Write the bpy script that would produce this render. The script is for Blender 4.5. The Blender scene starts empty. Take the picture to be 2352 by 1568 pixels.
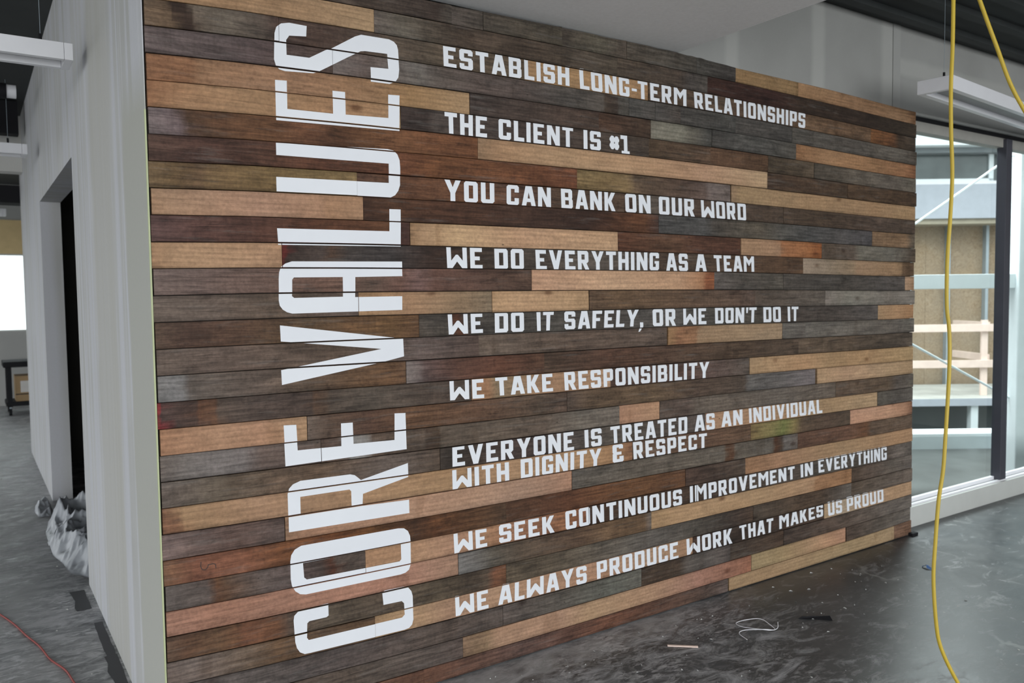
import bpy, bmesh, math, random
from mathutils import Vector, Matrix
random.seed(7)
SC = bpy.context.scene
COL = SC.collection

# ---------------------------------------------------------------- camera, world, lights, exposure
YAW, PITCH, ROLL, FPX, EYE = .5917, .0546, .0127, 1858.1, 1.5767
cam_d = bpy.data.cameras.new('camera')
cam = bpy.data.objects.new('camera', cam_d); COL.objects.link(cam)
cam_d.sensor_width = 36.0; cam_d.lens = FPX/2352*36.0
cam_d.clip_start = .05; cam_d.clip_end = 400
fw = Vector((math.sin(YAW)*math.cos(PITCH), math.cos(YAW)*math.cos(PITCH), -math.sin(PITCH)))
r0 = Vector((math.cos(YAW), -math.sin(YAW), 0)); d0 = fw.cross(r0)
rt = r0*math.cos(ROLL)+d0*math.sin(ROLL); dn = -r0*math.sin(ROLL)+d0*math.cos(ROLL)
m = Matrix((( rt.x, -dn.x, -fw.x), (rt.y, -dn.y, -fw.y), (rt.z, -dn.z, -fw.z))).to_4x4()
m.translation = Vector((0, 0, EYE)); cam.matrix_world = m
cam_d.dof.use_dof = True; cam_d.dof.focus_distance = 3.05; cam_d.dof.aperture_fstop = 3.4
SC.camera = cam
SC.view_settings.view_transform = 'Standard'; SC.view_settings.look = 'None'
SC.view_settings.exposure = 0.0; SC.view_settings.gamma = 1.0; SC.view_settings.use_curve_mapping = False

world = bpy.data.worlds.new('overcast_sky'); SC.world = world; world.use_nodes = True
wn = world.node_tree; bg = wn.nodes['Background']
bg.inputs['Color'].default_value = (.93, .97, 1.0, 1); bg.inputs['Strength'].default_value = 2.3

def area(name, loc, rot, sx, sy, power, color=(1, 1, 1), spread=180):
    l = bpy.data.lights.new(name, 'AREA'); l.shape = 'RECTANGLE'; l.size = sx; l.size_y = sy
    l.energy = power; l.color = color; l.spread = math.radians(spread)
    o = bpy.data.objects.new(name, l); COL.objects.link(o); o.location = loc; o.rotation_euler = rot
    return o
R90 = math.pi/2
# daylight of the office's window bands: behind the camera and on the far left
area('window_daylight', (1.3, -6.6, 1.65), (R90+.10, 0, 0), 11.0, 3.1, 500, (.955, .98, 1.0))
area('window_daylight', (-6.6, 1.0, 1.65), (R90, 0, -R90), 9.0, 3.0, 62, (.955, .98, 1.0))
# area lamp added to the sky, high outside the glazing, to brighten the floor
area('yard_fill_light', (8.0, 5.3, 4.75), (-.56, 0, -.15), 7.0, 1.5, 560, (.93, .98, 1.0))

PLANKS=[[-1,0.5056,1.6549,[[1.05,0.0771,0.057,0.0435],[1.504,0.0746,0.0549,0.0442],[1.58,0.0576,0.039,0.0307],[1.64,0.0907,0.0746,0.0612]]],
[-1,1.6561,1.8025,[[1.659,0.0993,0.0819,0.0708],[1.782,0.083,0.068,0.0555]]],
[-1,1.8037,2.2088,[[1.824,0.0871,0.0715,0.0556],[2.183,0.08,0.0655,0.0478]]],
[-1,2.21,2.5873,[[2.231,0.0763,0.0608,0.0479],[2.405,0.1078,0.093,0.0669],[2.561,0.0928,0.0726,0.0562]]],
[-1,2.5885,3.0474,[[2.615,0.0979,0.0806,0.0629],[3.017,0.0773,0.0682,0.0568]]],
[-1,3.0486,3.3349,[[3.079,0.0702,0.0636,0.0542],[3.302,0.0577,0.0495,0.0443]]],
[-1,3.3361,3.8461,[[3.352,0.3028,0.1918,0.0965],[3.832,0.2886,0.1815,0.0901]]],
[-1,3.8473,5.0314,[[3.87,0.3264,0.1926,0.1021],[4.398,0.2913,0.1653,0.0902],[4.903,0.2947,0.1763,0.099],[5.001,0.1635,0.0868,0.045]]],
[0,0.5056,1.3154,[[0.514,0.3301,0.1918,0.0988],[0.745,0.3612,0.2202,0.1222],[1.048,0.3489,0.2225,0.1278],[1.301,0.4002,0.2686,0.1563]]],
[0,1.3166,2.528,[[1.327,0.1416,0.1154,0.0978],[1.427,0.1475,0.1259,0.0993],[1.54,0.0989,0.0779,0.058],[1.678,0.0788,0.0553,0.0396],[1.997,0.0758,0.0529,0.0376],[2.206,0.0689,0.0503,0.0356],[2.23,0.0881,0.0656,0.0479],[2.508,0.0838,0.0652,0.0473]]],
[0,2.5292,3.1251,[[2.547,0.0884,0.0656,0.0476],[2.927,0.0804,0.059,0.0447],[3.002,0.0733,0.0629,0.0567],[3.11,0.0865,0.0745,0.0639]]],
[0,3.1263,5.0314,[[3.141,0.047,0.0225,0.0166],[3.648,0.048,0.0226,0.0182],[3.87,0.0445,0.0282,0.0193],[4.487,0.0351,0.023,0.0166],[5.004,0.048,0.035,0.024]]],
[1,0.5056,0.9502,[[0.511,0.1416,0.0955,0.0612],[0.593,0.1322,0.0868,0.0541],[0.598,0.0439,0.027,0.019],[0.658,0.0468,0.029,0.0207],[0.667,0.143,0.1088,0.0814],[0.771,0.1335,0.1078,0.0835],[0.889,0.1145,0.0871,0.0689],[0.943,0.0731,0.0456,0.0363]]],
[1,0.9514,2.0066,[[0.959,0.0696,0.043,0.0341],[1.144,0.0774,0.0486,0.0366],[1.316,0.0817,0.0576,0.044],[1.388,0.1119,0.0849,0.0638],[1.577,0.099,0.0744,0.0523],[1.821,0.1183,0.0861,0.0585],[1.996,0.1094,0.0754,0.0475]]],
[1,2.0078,2.7211,[[2.019,0.3582,0.2158,0.1135],[2.229,0.3516,0.2167,0.1097],[2.481,0.3959,0.2482,0.1342],[2.71,0.3476,0.2043,0.1031]]],
[1,2.7223,3.2695,[[2.739,0.0996,0.064,0.041],[3.254,0.0971,0.0651,0.0441]]],
[1,3.2707,4.5329,[[3.287,0.0975,0.0619,0.0416],[3.91,0.1513,0.0913,0.0537],[4.489,0.1375,0.0842,0.0504]]],
[1,4.5341,5.0314,[[4.547,0.1796,0.0806,0.0336],[4.763,0.1573,0.0706,0.0323],[4.835,0.0697,0.0458,0.0301],[5.006,0.0631,0.0471,0.0335]]],
[2,0.5056,1.1477,[[0.508,0.127,0.0976,0.0926],[0.74,0.1092,0.0828,0.0785],[0.887,0.0883,0.0627,0.0595],[1.142,0.0812,0.0542,0.0437]]],
[2,1.1489,2.5992,[[1.153,0.192,0.158,0.1452],[1.279,0.1412,0.1064,0.0937],[1.498,0.148,0.1311,0.1165],[1.575,0.108,0.0893,0.0774],[1.778,0.0997,0.0749,0.0646],[1.995,0.0959,0.0719,0.0619],[2.228,0.0881,0.0759,0.0654],[2.441,0.0909,0.0783,0.0675],[2.454,0.0543,0.0387,0.0283],[2.527,0.055,0.0392,0.0307],[2.538,0.0925,0.0835,0.0721],[2.592,0.0889,0.0803,0.0693]]],
[2,2.6004,2.7659,[[2.613,0.081,0.0768,0.0695],[2.752,0.0867,0.0783,0.0708]]],
[2,2.7671,2.9351,[[2.775,0.071,0.0643,0.058],[2.927,0.0764,0.0623,0.0531]]],
[2,2.9363,3.3358,[[2.951,0.069,0.0625,0.0563],[3.32,0.0724,0.0692,0.0624]]],
[2,3.337,3.7958,[[3.353,0.0767,0.0694,0.0626],[3.778,0.0711,0.0645,0.058]]],
[2,3.797,5.0314,[[3.815,0.0983,0.0889,0.0765],[4.359,0.0957,0.0823,0.0703],[4.813,0.1322,0.114,0.0935],[5.008,0.0761,0.0613,0.0481]]],
[3,0.5056,1.7318,[[0.506,0.2558,0.1253,0.0668],[0.653,0.2433,0.1211,0.0637],[0.68,0.3151,0.1752,0.0983],[0.884,0.3272,0.189,0.112],[1.041,0.2953,0.1657,0.0949],[1.312,0.307,0.1791,0.0966],[1.459,0.3261,0.1986,0.0983],[1.724,0.3949,0.257,0.1425]]],
[3,1.733,2.4138,[[1.743,0.0612,0.0443,0.0374],[1.993,0.0758,0.0529,0.0424],[2.402,0.0704,0.0459,0.0341]]],
[3,2.415,2.7372,[[2.427,0.0746,0.0409,0.0261],[2.724,0.0633,0.0404,0.0275]]],
[3,2.7384,3.157,[[2.746,0.1817,0.1643,0.1282],[2.927,0.2203,0.206,0.1615],[3.017,0.1285,0.1157,0.0925],[3.142,0.0786,0.0748,0.0676]]],
[3,3.1582,3.8269,[[3.173,0.0602,0.0546,0.0491],[3.438,0.086,0.0817,0.0739],[3.816,0.0889,0.0805,0.069]]],
[3,3.8281,5.0314,[[3.839,0.3019,0.1578,0.0788],[4.11,0.358,0.2058,0.1092],[4.537,0.3237,0.18,0.0925],[4.912,0.297,0.1498,0.0766],[5.01,0.1781,0.0822,0.0419]]],
[4,0.5056,1.4186,[[0.506,0.3181,0.1572,0.0823],[0.65,0.3584,0.2064,0.1126],[0.882,0.3452,0.2079,0.1134],[1.137,0.3561,0.2038,0.1101],[1.382,0.3882,0.2329,0.126],[1.414,0.384,0.2691,0.1565]]],
[4,1.4198,2.7226,[[1.427,0.0573,0.0388,0.0326],[1.533,0.0403,0.028,0.0231],[1.572,0.0825,0.0643,0.0552],[1.775,0.0753,0.0554,0.0472],[1.992,0.065,0.0473,0.04],[2.35,0.077,0.0567,0.0456],[2.709,0.0704,0.0512,0.0384]]],
[4,2.7238,3.1475,[[2.735,0.0951,0.064,0.041],[3.135,0.1049,0.0641,0.0408]]],
[4,3.1487,3.5958,[[3.161,0.1151,0.0643,0.0384],[3.586,0.0977,0.0551,0.0314]]],
[4,3.597,3.9903,[[3.607,0.0803,0.0586,0.0388],[3.975,0.0977,0.0719,0.0484]]],
[4,3.9915,5.0314,[[4.003,0.0889,0.0725,0.055],[4.539,0.1386,0.1142,0.0894],[4.769,0.1192,0.0977,0.0794],[5.013,0.1429,0.1233,0.0965]]],
[5,0.5056,1.7661,[[0.507,0.1752,0.1414,0.138],[0.606,0.1585,0.1154,0.1158],[0.633,0.0796,0.045,0.0276],[0.731,0.1138,0.0563,0.0297],[0.91,0.1532,0.0721,0.0349],[1.036,0.144,0.0648,0.0339],[1.135,0.0976,0.0459,0.0245],[1.29,0.1261,0.0575,0.0265],[1.38,0.1713,0.0787,0.0375],[1.57,0.1618,0.0709,0.0341],[1.76,0.1575,0.0674,0.0316]]],
[5,1.7673,3.5857,[[1.773,0.2657,0.1689,0.1004],[1.858,0.3757,0.2291,0.1317],[2.225,0.4199,0.2688,0.1554],[2.751,0.4411,0.2738,0.1613],[3.11,0.46,0.2782,0.174],[3.572,0.4719,0.323,0.1933]]],
[5,3.5869,4.3076,[[3.601,0.0721,0.0433,0.0272],[4.278,0.0758,0.0478,0.0297]]],
[5,4.3088,5.0314,[[4.321,0.0901,0.0547,0.0323],[5.015,0.0761,0.0471,0.0285]]],
[6,0.5056,2.2849,[[0.506,0.0869,0.05,0.0378],[0.658,0.0835,0.0425,0.0316],[0.877,0.0924,0.0455,0.0299],[1.034,0.106,0.0458,0.0262],[1.253,0.098,0.041,0.0229],[1.378,0.1313,0.052,0.0268],[1.568,0.1417,0.0591,0.026],[1.879,0.1431,0.0597,0.0281],[2.278,0.1349,0.0535,0.0275]]],
[6,2.2861,3.2971,[[2.293,0.2081,0.1432,0.0664],[2.584,0.213,0.1446,0.0721],[2.639,0.1274,0.0847,0.0539],[2.926,0.1068,0.0691,0.0502],[3.11,0.13,0.0902,0.0743],[3.142,0.1903,0.1495,0.1343],[3.285,0.168,0.1319,0.1164]]],
[6,3.305,5.0314,[[3.314,0.2689,0.1774,0.1073],[3.371,0.3414,0.2281,0.1258],[3.915,0.3621,0.2323,0.1297],[4.542,0.3661,0.2292,0.128],[5.017,0.3528,0.2261,0.1217]]],
[7,0.5056,1.2323,[[0.506,0.1622,0.1065,0.056],[0.586,0.142,0.088,0.0425],[0.669,0.1044,0.0622,0.0337],[0.697,0.158,0.0983,0.0474],[0.936,0.176,0.1144,0.0506],[1.064,0.1884,0.126,0.0557],[1.226,0.2135,0.1459,0.0699]]],
[7,1.2335,2.5692,[[1.24,0.1114,0.0605,0.039],[1.451,0.1268,0.0579,0.0305],[1.77,0.1281,0.0584,0.0309],[1.988,0.1094,0.0588,0.04],[2.115,0.0878,0.053,0.0355],[2.562,0.0886,0.0561,0.0376]]],
[7,2.5704,3.7253,[[2.578,0.0523,0.0303,0.0198],[2.624,0.0558,0.0305,0.0199],[2.666,0.0987,0.0812,0.0634],[2.837,0.092,0.0719,0.0585],[3.048,0.0817,0.0537,0.0403],[3.711,0.0908,0.0633,0.045]]],
[7,3.7265,5.0314,[[3.741,0.0783,0.0537,0.0373],[4.115,0.0736,0.0495,0.0335],[4.544,0.0935,0.0641,0.0476],[5.019,0.0856,0.0613,0.045]]],
[8,0.5056,1.2547,[[0.506,0.3235,0.1982,0.1193],[0.583,0.397,0.2475,0.1564],[0.871,0.4103,0.2439,0.1632],[1.094,0.3842,0.2242,0.1381],[1.114,0.3654,0.2106,0.1234],[1.248,0.368,0.2181,0.1288]]],
[8,1.2559,2.7867,[[1.262,0.057,0.0277,0.0166],[1.374,0.0819,0.0388,0.0213],[1.565,0.0748,0.0344,0.0198],[1.987,0.0583,0.0305,0.0201],[2.346,0.047,0.0249,0.0173],[2.61,0.0979,0.0423,0.0215],[2.693,0.1181,0.0511,0.0254],[2.779,0.0788,0.0433,0.0319]]],
[8,2.7879,4.5586,[[2.799,0.0751,0.0715,0.0679],[3.11,0.0909,0.0861,0.0817],[3.174,0.0711,0.061,0.052],[3.51,0.1157,0.0955,0.0713],[3.69,0.0904,0.0818,0.0703],[3.956,0.0832,0.0794,0.0755],[4.24,0.0936,0.0848,0.0806],[4.546,0.0793,0.072,0.0724]]],
[8,4.5598,5.0314,[[4.573,0.2101,0.1327,0.0784],[4.922,0.2386,0.1486,0.0853],[4.982,0.1355,0.1009,0.0694],[5.022,0.1364,0.1067,0.0782]]],
[9,0.5056,1.4482,[[0.506,0.1081,0.0617,0.0557],[0.649,0.1044,0.0532,0.0428],[0.869,0.0966,0.0455,0.0319],[1.026,0.0972,0.0407,0.0227],[1.299,0.1117,0.0489,0.0247],[1.354,0.1264,0.0577,0.0285],[1.409,0.0638,0.0299,0.023],[1.443,0.0606,0.0299,0.023]]],
[9,1.4513,2.5248,[[1.458,0.3009,0.1798,0.097],[1.504,0.4006,0.2484,0.1414],[1.663,0.5085,0.331,0.1849],[1.986,0.4782,0.2922,0.1781],[2.515,0.5056,0.3248,0.1945]]],
[9,2.526,3.3753,[[2.533,0.106,0.0445,0.0248],[2.866,0.1158,0.0618,0.0369],[3.048,0.0901,0.0423,0.0268],[3.366,0.085,0.0388,0.0241]]],
[9,3.3798,4.0639,[[3.389,0.3594,0.222,0.1309],[3.691,0.3688,0.2198,0.1325],[3.709,0.333,0.1473,0.0693],[3.918,0.3223,0.1374,0.0583],[4.052,0.2443,0.0877,0.0317]]],
[9,4.0651,5.0314,[[4.077,0.1216,0.0908,0.0665],[4.37,0.1169,0.0867,0.0665],[4.436,0.1619,0.146,0.1165],[4.779,0.1573,0.142,0.1179],[5.024,0.1065,0.0777,0.0549]]],
[10,0.5056,0.94,[[0.506,0.3572,0.2117,0.1207],[0.577,0.4155,0.2549,0.1473],[0.806,0.4096,0.25,0.1482],[0.936,0.3732,0.2226,0.1324]]],
[10,0.9412,2.7918,[[0.944,0.1246,0.0237,0.0179],[0.953,0.1057,0.0203,0.0164],[0.963,0.042,0.0274,0.021],[1.09,0.0598,0.0433,0.0365],[1.123,0.0701,0.0408,0.0263],[1.191,0.0479,0.0385,0.0345],[1.37,0.0427,0.0364,0.0347],[1.561,0.0457,0.0261,0.0183],[1.765,0.0488,0.0324,0.0233],[1.984,0.065,0.05,0.04],[2.21,0.0801,0.0623,0.0505],[2.23,0.0923,0.0759,0.0623],[2.778,0.0957,0.0749,0.0612]]],
[10,2.793,3.8987,[[2.804,0.0831,0.055,0.0389],[3.048,0.0737,0.0507,0.0354],[3.373,0.0939,0.056,0.0346],[3.888,0.1101,0.0628,0.0363]]],
[10,3.8999,5.0314,[[3.911,0.3571,0.2729,0.2016],[4.119,0.2732,0.2108,0.1504],[4.372,0.3018,0.2156,0.1376],[4.415,0.3701,0.2408,0.1483],[4.878,0.3161,0.2005,0.1129],[4.897,0.1602,0.0995,0.0573],[5.026,0.1364,0.0868,0.0514]]],
[11,0.5056,2.0305,[[0.506,0.1743,0.1267,0.1108],[0.644,0.1586,0.1111,0.0955],[0.863,0.1389,0.0886,0.0708],[1.104,0.145,0.0824,0.0597],[1.277,0.1212,0.0773,0.0575],[1.405,0.1465,0.0796,0.0603],[1.481,0.191,0.1145,0.1002],[1.559,0.1421,0.0758,0.0568],[1.871,0.1,0.0586,0.0423],[2.024,0.0836,0.0501,0.0354]]],
[11,2.0317,3.1739,[[2.038,0.4783,0.285,0.1835],[2.473,0.5375,0.3417,0.2135],[2.925,0.4837,0.2973,0.1836],[3.085,0.4006,0.2085,0.1131],[3.117,0.3019,0.1189,0.059],[3.168,0.2778,0.1047,0.0496]]],
[11,3.1783,3.7285,[[3.187,0.1155,0.0997,0.0904],[3.373,0.0851,0.0733,0.0628],[3.714,0.0863,0.0743,0.0602]]],
[11,3.7297,4.9235,[[3.744,0.0783,0.0673,0.0574],[4.287,0.0758,0.065,0.055],[4.909,0.0991,0.0852,0.0768]]],
[11,4.9247,5.0314,[[4.934,0.4397,0.2911,0.1901],[5.029,0.323,0.1975,0.1152]]],
[12,0.5056,1.2282,[[0.506,0.1421,0.1081,0.0881],[0.712,0.1332,0.0993,0.0798],[0.923,0.1245,0.0873,0.0627],[1.222,0.0979,0.0702,0.0574]]],
[12,1.2294,1.8257,[[1.232,0.3683,0.2245,0.1203],[1.46,0.3897,0.2338,0.1355],[1.637,0.2967,0.193,0.1143],[1.82,0.2259,0.1671,0.1105]]],
[12,1.829,2.3499,[[1.835,0.4455,0.2821,0.1603],[2.028,0.4905,0.3088,0.1794],[2.343,0.4338,0.2791,0.1574]]],
[12,2.3537,3.494,[[2.361,0.1213,0.0769,0.0485],[2.526,0.1361,0.0835,0.0475],[3.048,0.1185,0.0739,0.0482],[3.477,0.1099,0.0745,0.0574]]],
[12,3.4952,4.1001,[[3.509,0.1008,0.075,0.0577],[4.088,0.1218,0.1003,0.0822]]],
[12,4.1013,5.0314,[[4.109,0.209,0.1786,0.1528],[4.332,0.2178,0.2002,0.1655],[4.738,0.1924,0.1665,0.1395],[5.031,0.2439,0.2163,0.1854]]],
[13,0.5056,1.4825,[[0.506,0.1128,0.0715,0.0502],[0.61,0.0796,0.045,0.0316],[0.797,0.0964,0.0536,0.0339],[1.016,0.1015,0.0631,0.0342],[1.185,0.1257,0.0668,0.0323],[1.364,0.1363,0.0747,0.0333],[1.477,0.1077,0.0579,0.0306]]],
[13,1.4837,3.6561,[[1.491,0.0823,0.0675,0.055],[1.615,0.0643,0.0552,0.047],[1.64,0.0827,0.0345,0.0199],[1.681,0.0789,0.0345,0.0199],[1.697,0.0645,0.0553,0.0471],[2.096,0.0723,0.0654,0.0561],[2.472,0.0835,0.0718,0.0617],[2.925,0.1068,0.0964,0.0874],[3.048,0.0817,0.0739,0.0634],[3.642,0.0808,0.0695,0.0561]]],
[13,3.6573,4.6318,[[3.671,0.0771,0.0593,0.0474],[4.122,0.0695,0.0561,0.0472],[4.619,0.1104,0.095,0.0858]]],
[13,4.633,5.0314,[[4.646,0.384,0.2498,0.1423],[4.836,0.4289,0.2585,0.1415],[5.031,0.3395,0.1853,0.0932]]],
[14,0.5056,1.7582,[[0.506,0.132,0.0984,0.079],[0.706,0.1283,0.0907,0.0721],[1.014,0.1106,0.0765,0.057],[1.307,0.0982,0.0704,0.0519],[1.475,0.127,0.093,0.0808],[1.75,0.0996,0.068,0.0555]]],
[14,1.7594,2.8433,[[1.767,0.1383,0.1031,0.0793],[2.216,0.1101,0.0759,0.0562],[2.832,0.1255,0.0911,0.0716]]],
[14,2.8504,3.7197,[[2.859,0.318,0.1877,0.0954],[2.925,0.2591,0.1301,0.0702],[3.048,0.2802,0.1488,0.0795],[3.06,0.3023,0.1987,0.1194],[3.374,0.3236,0.2206,0.1348],[3.709,0.3349,0.2343,0.1486]]],
[14,3.7209,3.9223,[[3.731,0.1263,0.114,0.099],[3.907,0.1269,0.1096,0.0949]]],
[14,3.9235,5.0314,[[3.939,0.1457,0.1314,0.1145],[4.378,0.147,0.127,0.1052],[4.838,0.1261,0.1087,0.0935],[5.031,0.1496,0.1351,0.1117]]],
[15,0.5056,1.4212,[[0.506,0.2013,0.1908,0.1829],[0.59,0.2148,0.2005,0.1936],[0.612,0.1229,0.098,0.0817],[0.853,0.1242,0.0909,0.0721],[1.011,0.106,0.0731,0.0513],[1.18,0.1208,0.0701,0.039],[1.36,0.1412,0.0753,0.0383],[1.416,0.1317,0.0744,0.042]]],
[15,1.4224,2.0934,[[1.429,0.2128,0.1747,0.1574],[1.473,0.1816,0.1417,0.1289],[1.503,0.0989,0.0642,0.058],[1.653,0.0994,0.0495,0.035],[1.865,0.109,0.0471,0.029],[2.085,0.0962,0.0502,0.0312]]],
[15,2.0946,3.8649,[[2.104,0.0838,0.053,0.0355],[2.471,0.0961,0.0496,0.0326],[2.909,0.0929,0.0558,0.0371],[3.375,0.0851,0.056,0.037],[3.846,0.094,0.0655,0.0466]]],
[15,3.8661,5.0314,[[3.877,0.1203,0.0858,0.0595],[4.336,0.1106,0.0775,0.0521],[4.792,0.0871,0.0666,0.0495],[5.031,0.1121,0.0868,0.0659]]],
[16,0.5056,1.7191,[[0.506,0.2692,0.0361,0.0383],[0.517,0.2354,0.0357,0.0379],[0.521,0.0793,0.0501,0.0426],[0.632,0.0797,0.0477,0.0359],[0.64,0.1231,0.0591,0.0337],[0.695,0.1282,0.0657,0.0385],[0.704,0.1047,0.0756,0.0592],[0.85,0.0883,0.0627,0.051],[1.034,0.0772,0.0541,0.0436],[1.045,0.1017,0.0601,0.0388],[1.089,0.0932,0.0602,0.0412],[1.109,0.0812,0.0602,0.0462],[1.266,0.0938,0.0737,0.0575],[1.55,0.0825,0.0581,0.0444],[1.713,0.0715,0.0524,0.0421]]],
[16,1.7203,2.4746,[[1.726,0.3016,0.164,0.0931],[1.799,0.3442,0.1829,0.0989],[1.842,0.232,0.1683,0.1039],[2.093,0.3234,0.19,0.1117],[2.465,0.3959,0.2483,0.1539]]],
[16,2.4758,3.4504,[[2.486,0.0836,0.0497,0.0372],[2.924,0.0931,0.0528,0.0396],[3.175,0.131,0.0868,0.0713],[3.437,0.1041,0.0816,0.0667]]],
[16,3.4516,5.0314,[[3.461,0.385,0.255,0.1446],[3.925,0.4362,0.2666,0.1488],[4.126,0.351,0.2284,0.1249],[4.56,0.4106,0.2554,0.1357],[5.031,0.4336,0.2942,0.1532]]],
[17,0.5056,1.0141,[[0.506,0.3546,0.1871,0.107],[0.698,0.4266,0.2497,0.1529],[0.848,0.3994,0.2296,0.1424],[1.01,0.3759,0.2369,0.1383]]],
[17,1.0169,2.2171,[[1.021,0.1505,0.1113,0.0874],[1.107,0.111,0.0699,0.0488],[1.264,0.0938,0.0517,0.0346],[1.45,0.1219,0.0641,0.0348],[1.754,0.1182,0.0648,0.0397],[2.068,0.1097,0.0756,0.0531],[2.21,0.0965,0.0624,0.0452]]],
[17,2.2183,4.0128,[[2.228,0.0841,0.0592,0.0453],[2.364,0.1118,0.0735,0.0459],[2.746,0.1241,0.0821,0.049],[3.047,0.1037,0.0703,0.0511],[3.41,0.0898,0.0663,0.0506],[3.431,0.1189,0.1073,0.0974],[3.734,0.1319,0.119,0.1128],[4.001,0.1882,0.1585,0.1567]]],
[17,4.0382,5.0314,[[4.05,0.4423,0.2932,0.1724],[4.339,0.4554,0.2918,0.1813],[4.796,0.4299,0.2932,0.1729],[5.031,0.3642,0.245,0.1414]]],
[18,0.5056,1.0665,[[0.506,0.1641,0.1346,0.1172],[0.595,0.1826,0.159,0.1458],[0.784,0.1781,0.1538,0.1452],[0.845,0.1391,0.1006,0.0848],[1.06,0.1108,0.0803,0.0662]]],
[18,1.0677,2.5297,[[1.072,0.0974,0.0633,0.0488],[1.173,0.0854,0.0573,0.0438],[1.187,0.2559,0.2427,0.2238],[1.244,0.2336,0.2151,0.1975],[1.273,0.0981,0.067,0.0491],[1.497,0.0904,0.0642,0.0469],[1.507,0.0575,0.0366,0.0249],[1.562,0.0609,0.039,0.0249],[1.574,0.1081,0.0817,0.0611],[1.861,0.1235,0.0941,0.0713],[2.09,0.1144,0.083,0.0621],[2.287,0.1458,0.1235,0.1008],[2.522,0.1584,0.1302,0.1067]]],
[18,2.5309,2.7891,[[2.538,0.3777,0.2149,0.138],[2.781,0.4412,0.2594,0.1558]]],
[18,2.7932,4.2116,[[2.801,0.1099,0.0789,0.0614],[2.985,0.0938,0.0662,0.0536],[3.047,0.1399,0.1115,0.0888],[3.376,0.1342,0.1066,0.0845],[3.735,0.1376,0.114,0.0946],[4.195,0.1423,0.1124,0.0882]]],
[18,4.2128,5.0314,[[4.225,0.125,0.0844,0.0577],[4.75,0.1126,0.0785,0.0524],[4.846,0.0878,0.0712,0.0602],[5.031,0.1364,0.1176,0.0965]]],
[19,0.5056,1.5659,[[0.506,0.1424,0.1126,0.0959],[0.692,0.1383,0.1084,0.0807],[0.905,0.1294,0.0876,0.0601],[1.102,0.1205,0.0804,0.0543],[1.315,0.1314,0.101,0.0844],[1.56,0.0906,0.0644,0.047]]],
[19,1.5671,3.1103,[[1.575,0.0609,0.0467,0.0372],[1.625,0.0486,0.0368,0.0287],[1.972,0.065,0.0446,0.0376],[2.286,0.0883,0.0725,0.0624],[2.604,0.0892,0.0732,0.0567],[2.924,0.0931,0.0727,0.0624],[3.098,0.0997,0.0781,0.0672]]],
[19,3.1115,4.6336,[[3.121,0.3966,0.238,0.1488],[3.588,0.4024,0.2459,0.1423],[3.968,0.3669,0.2428,0.1367],[4.386,0.3902,0.2648,0.1549],[4.62,0.4177,0.2849,0.168]]],
[19,4.6394,5.0314,[[4.653,0.1,0.086,0.0695],[4.848,0.0878,0.0754,0.0639],[5.031,0.1301,0.1121,0.0965]]],
[20,0.5056,2.6111,[[0.507,0.2214,0.1068,0.0624],[0.561,0.2364,0.1208,0.0665],[0.582,0.3513,0.219,0.1215],[0.84,0.3638,0.2218,0.1365],[1.169,0.3587,0.2174,0.1239],[1.624,0.3462,0.2134,0.1163],[1.858,0.3856,0.2365,0.137],[2.336,0.3924,0.2406,0.1301],[2.534,0.3577,0.2005,0.1053],[2.603,0.2491,0.1249,0.0705]]],
[20,2.6123,3.4627,[[2.62,0.1171,0.0734,0.0482],[3.047,0.129,0.0739,0.0482],[3.453,0.1357,0.0818,0.0509]]],
[20,3.4639,4.356,[[3.474,0.1782,0.1255,0.0571],[3.625,0.2402,0.1979,0.0835],[3.736,0.1619,0.1728,0.0605],[3.831,0.2136,0.1618,0.0688],[3.89,0.1099,0.0738,0.0471],[4.131,0.0964,0.0631,0.0442],[4.339,0.0853,0.0617,0.0429]]],
[20,4.3572,5.0314,[[4.37,0.4787,0.2758,0.1816],[4.754,0.5235,0.3037,0.1943],[4.949,0.4095,0.2277,0.1414],[5.031,0.1935,0.0916,0.0549]]],
[21,0.5056,0.9214,[[0.512,0.1802,0.1279,0.1165],[0.586,0.1693,0.1171,0.1017],[0.716,0.1048,0.0656,0.0535],[0.791,0.1239,0.0795,0.0655],[0.916,0.0969,0.0694,0.0597]]],
[21,0.9242,2.2404,[[0.928,0.265,0.1591,0.0976],[0.997,0.3375,0.1905,0.1214],[1.347,0.4077,0.2409,0.1553],[1.748,0.4045,0.2509,0.1679],[1.97,0.3605,0.23,0.1614],[2.233,0.3875,0.2185,0.1421]]],
[21,2.2441,3.8588,[[2.251,0.1056,0.0911,0.0755],[2.745,0.1241,0.1028,0.0816],[3.252,0.1322,0.1096,0.0871],[3.268,0.0972,0.0522,0.0297],[3.322,0.0978,0.0495,0.0278],[3.339,0.1228,0.1016,0.0802],[3.64,0.1239,0.1071,0.0887],[3.662,0.0943,0.0438,0.0235],[3.718,0.0736,0.0472,0.0323],[3.745,0.1622,0.1461,0.1331],[3.848,0.1479,0.1227,0.1067]]],
[21,3.86,5.0314,[[3.871,0.1199,0.0659,0.044],[4.345,0.1459,0.0775,0.049],[4.523,0.1638,0.0798,0.0413],[4.569,0.1148,0.0761,0.0508],[5.031,0.1496,0.1015,0.0699]]],
[22,0.5056,1.8838,[[0.513,0.1721,0.0918,0.0519],[0.612,0.1974,0.0807,0.0477],[0.773,0.2043,0.0857,0.049],[0.913,0.1732,0.0711,0.031],[1.095,0.1688,0.0643,0.0249],[1.272,0.1262,0.0546,0.0196],[1.441,0.0709,0.0343,0.0182],[1.539,0.1127,0.0467,0.0198],[1.746,0.1182,0.0584,0.0289],[1.878,0.0914,0.0527,0.031]]],
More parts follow.
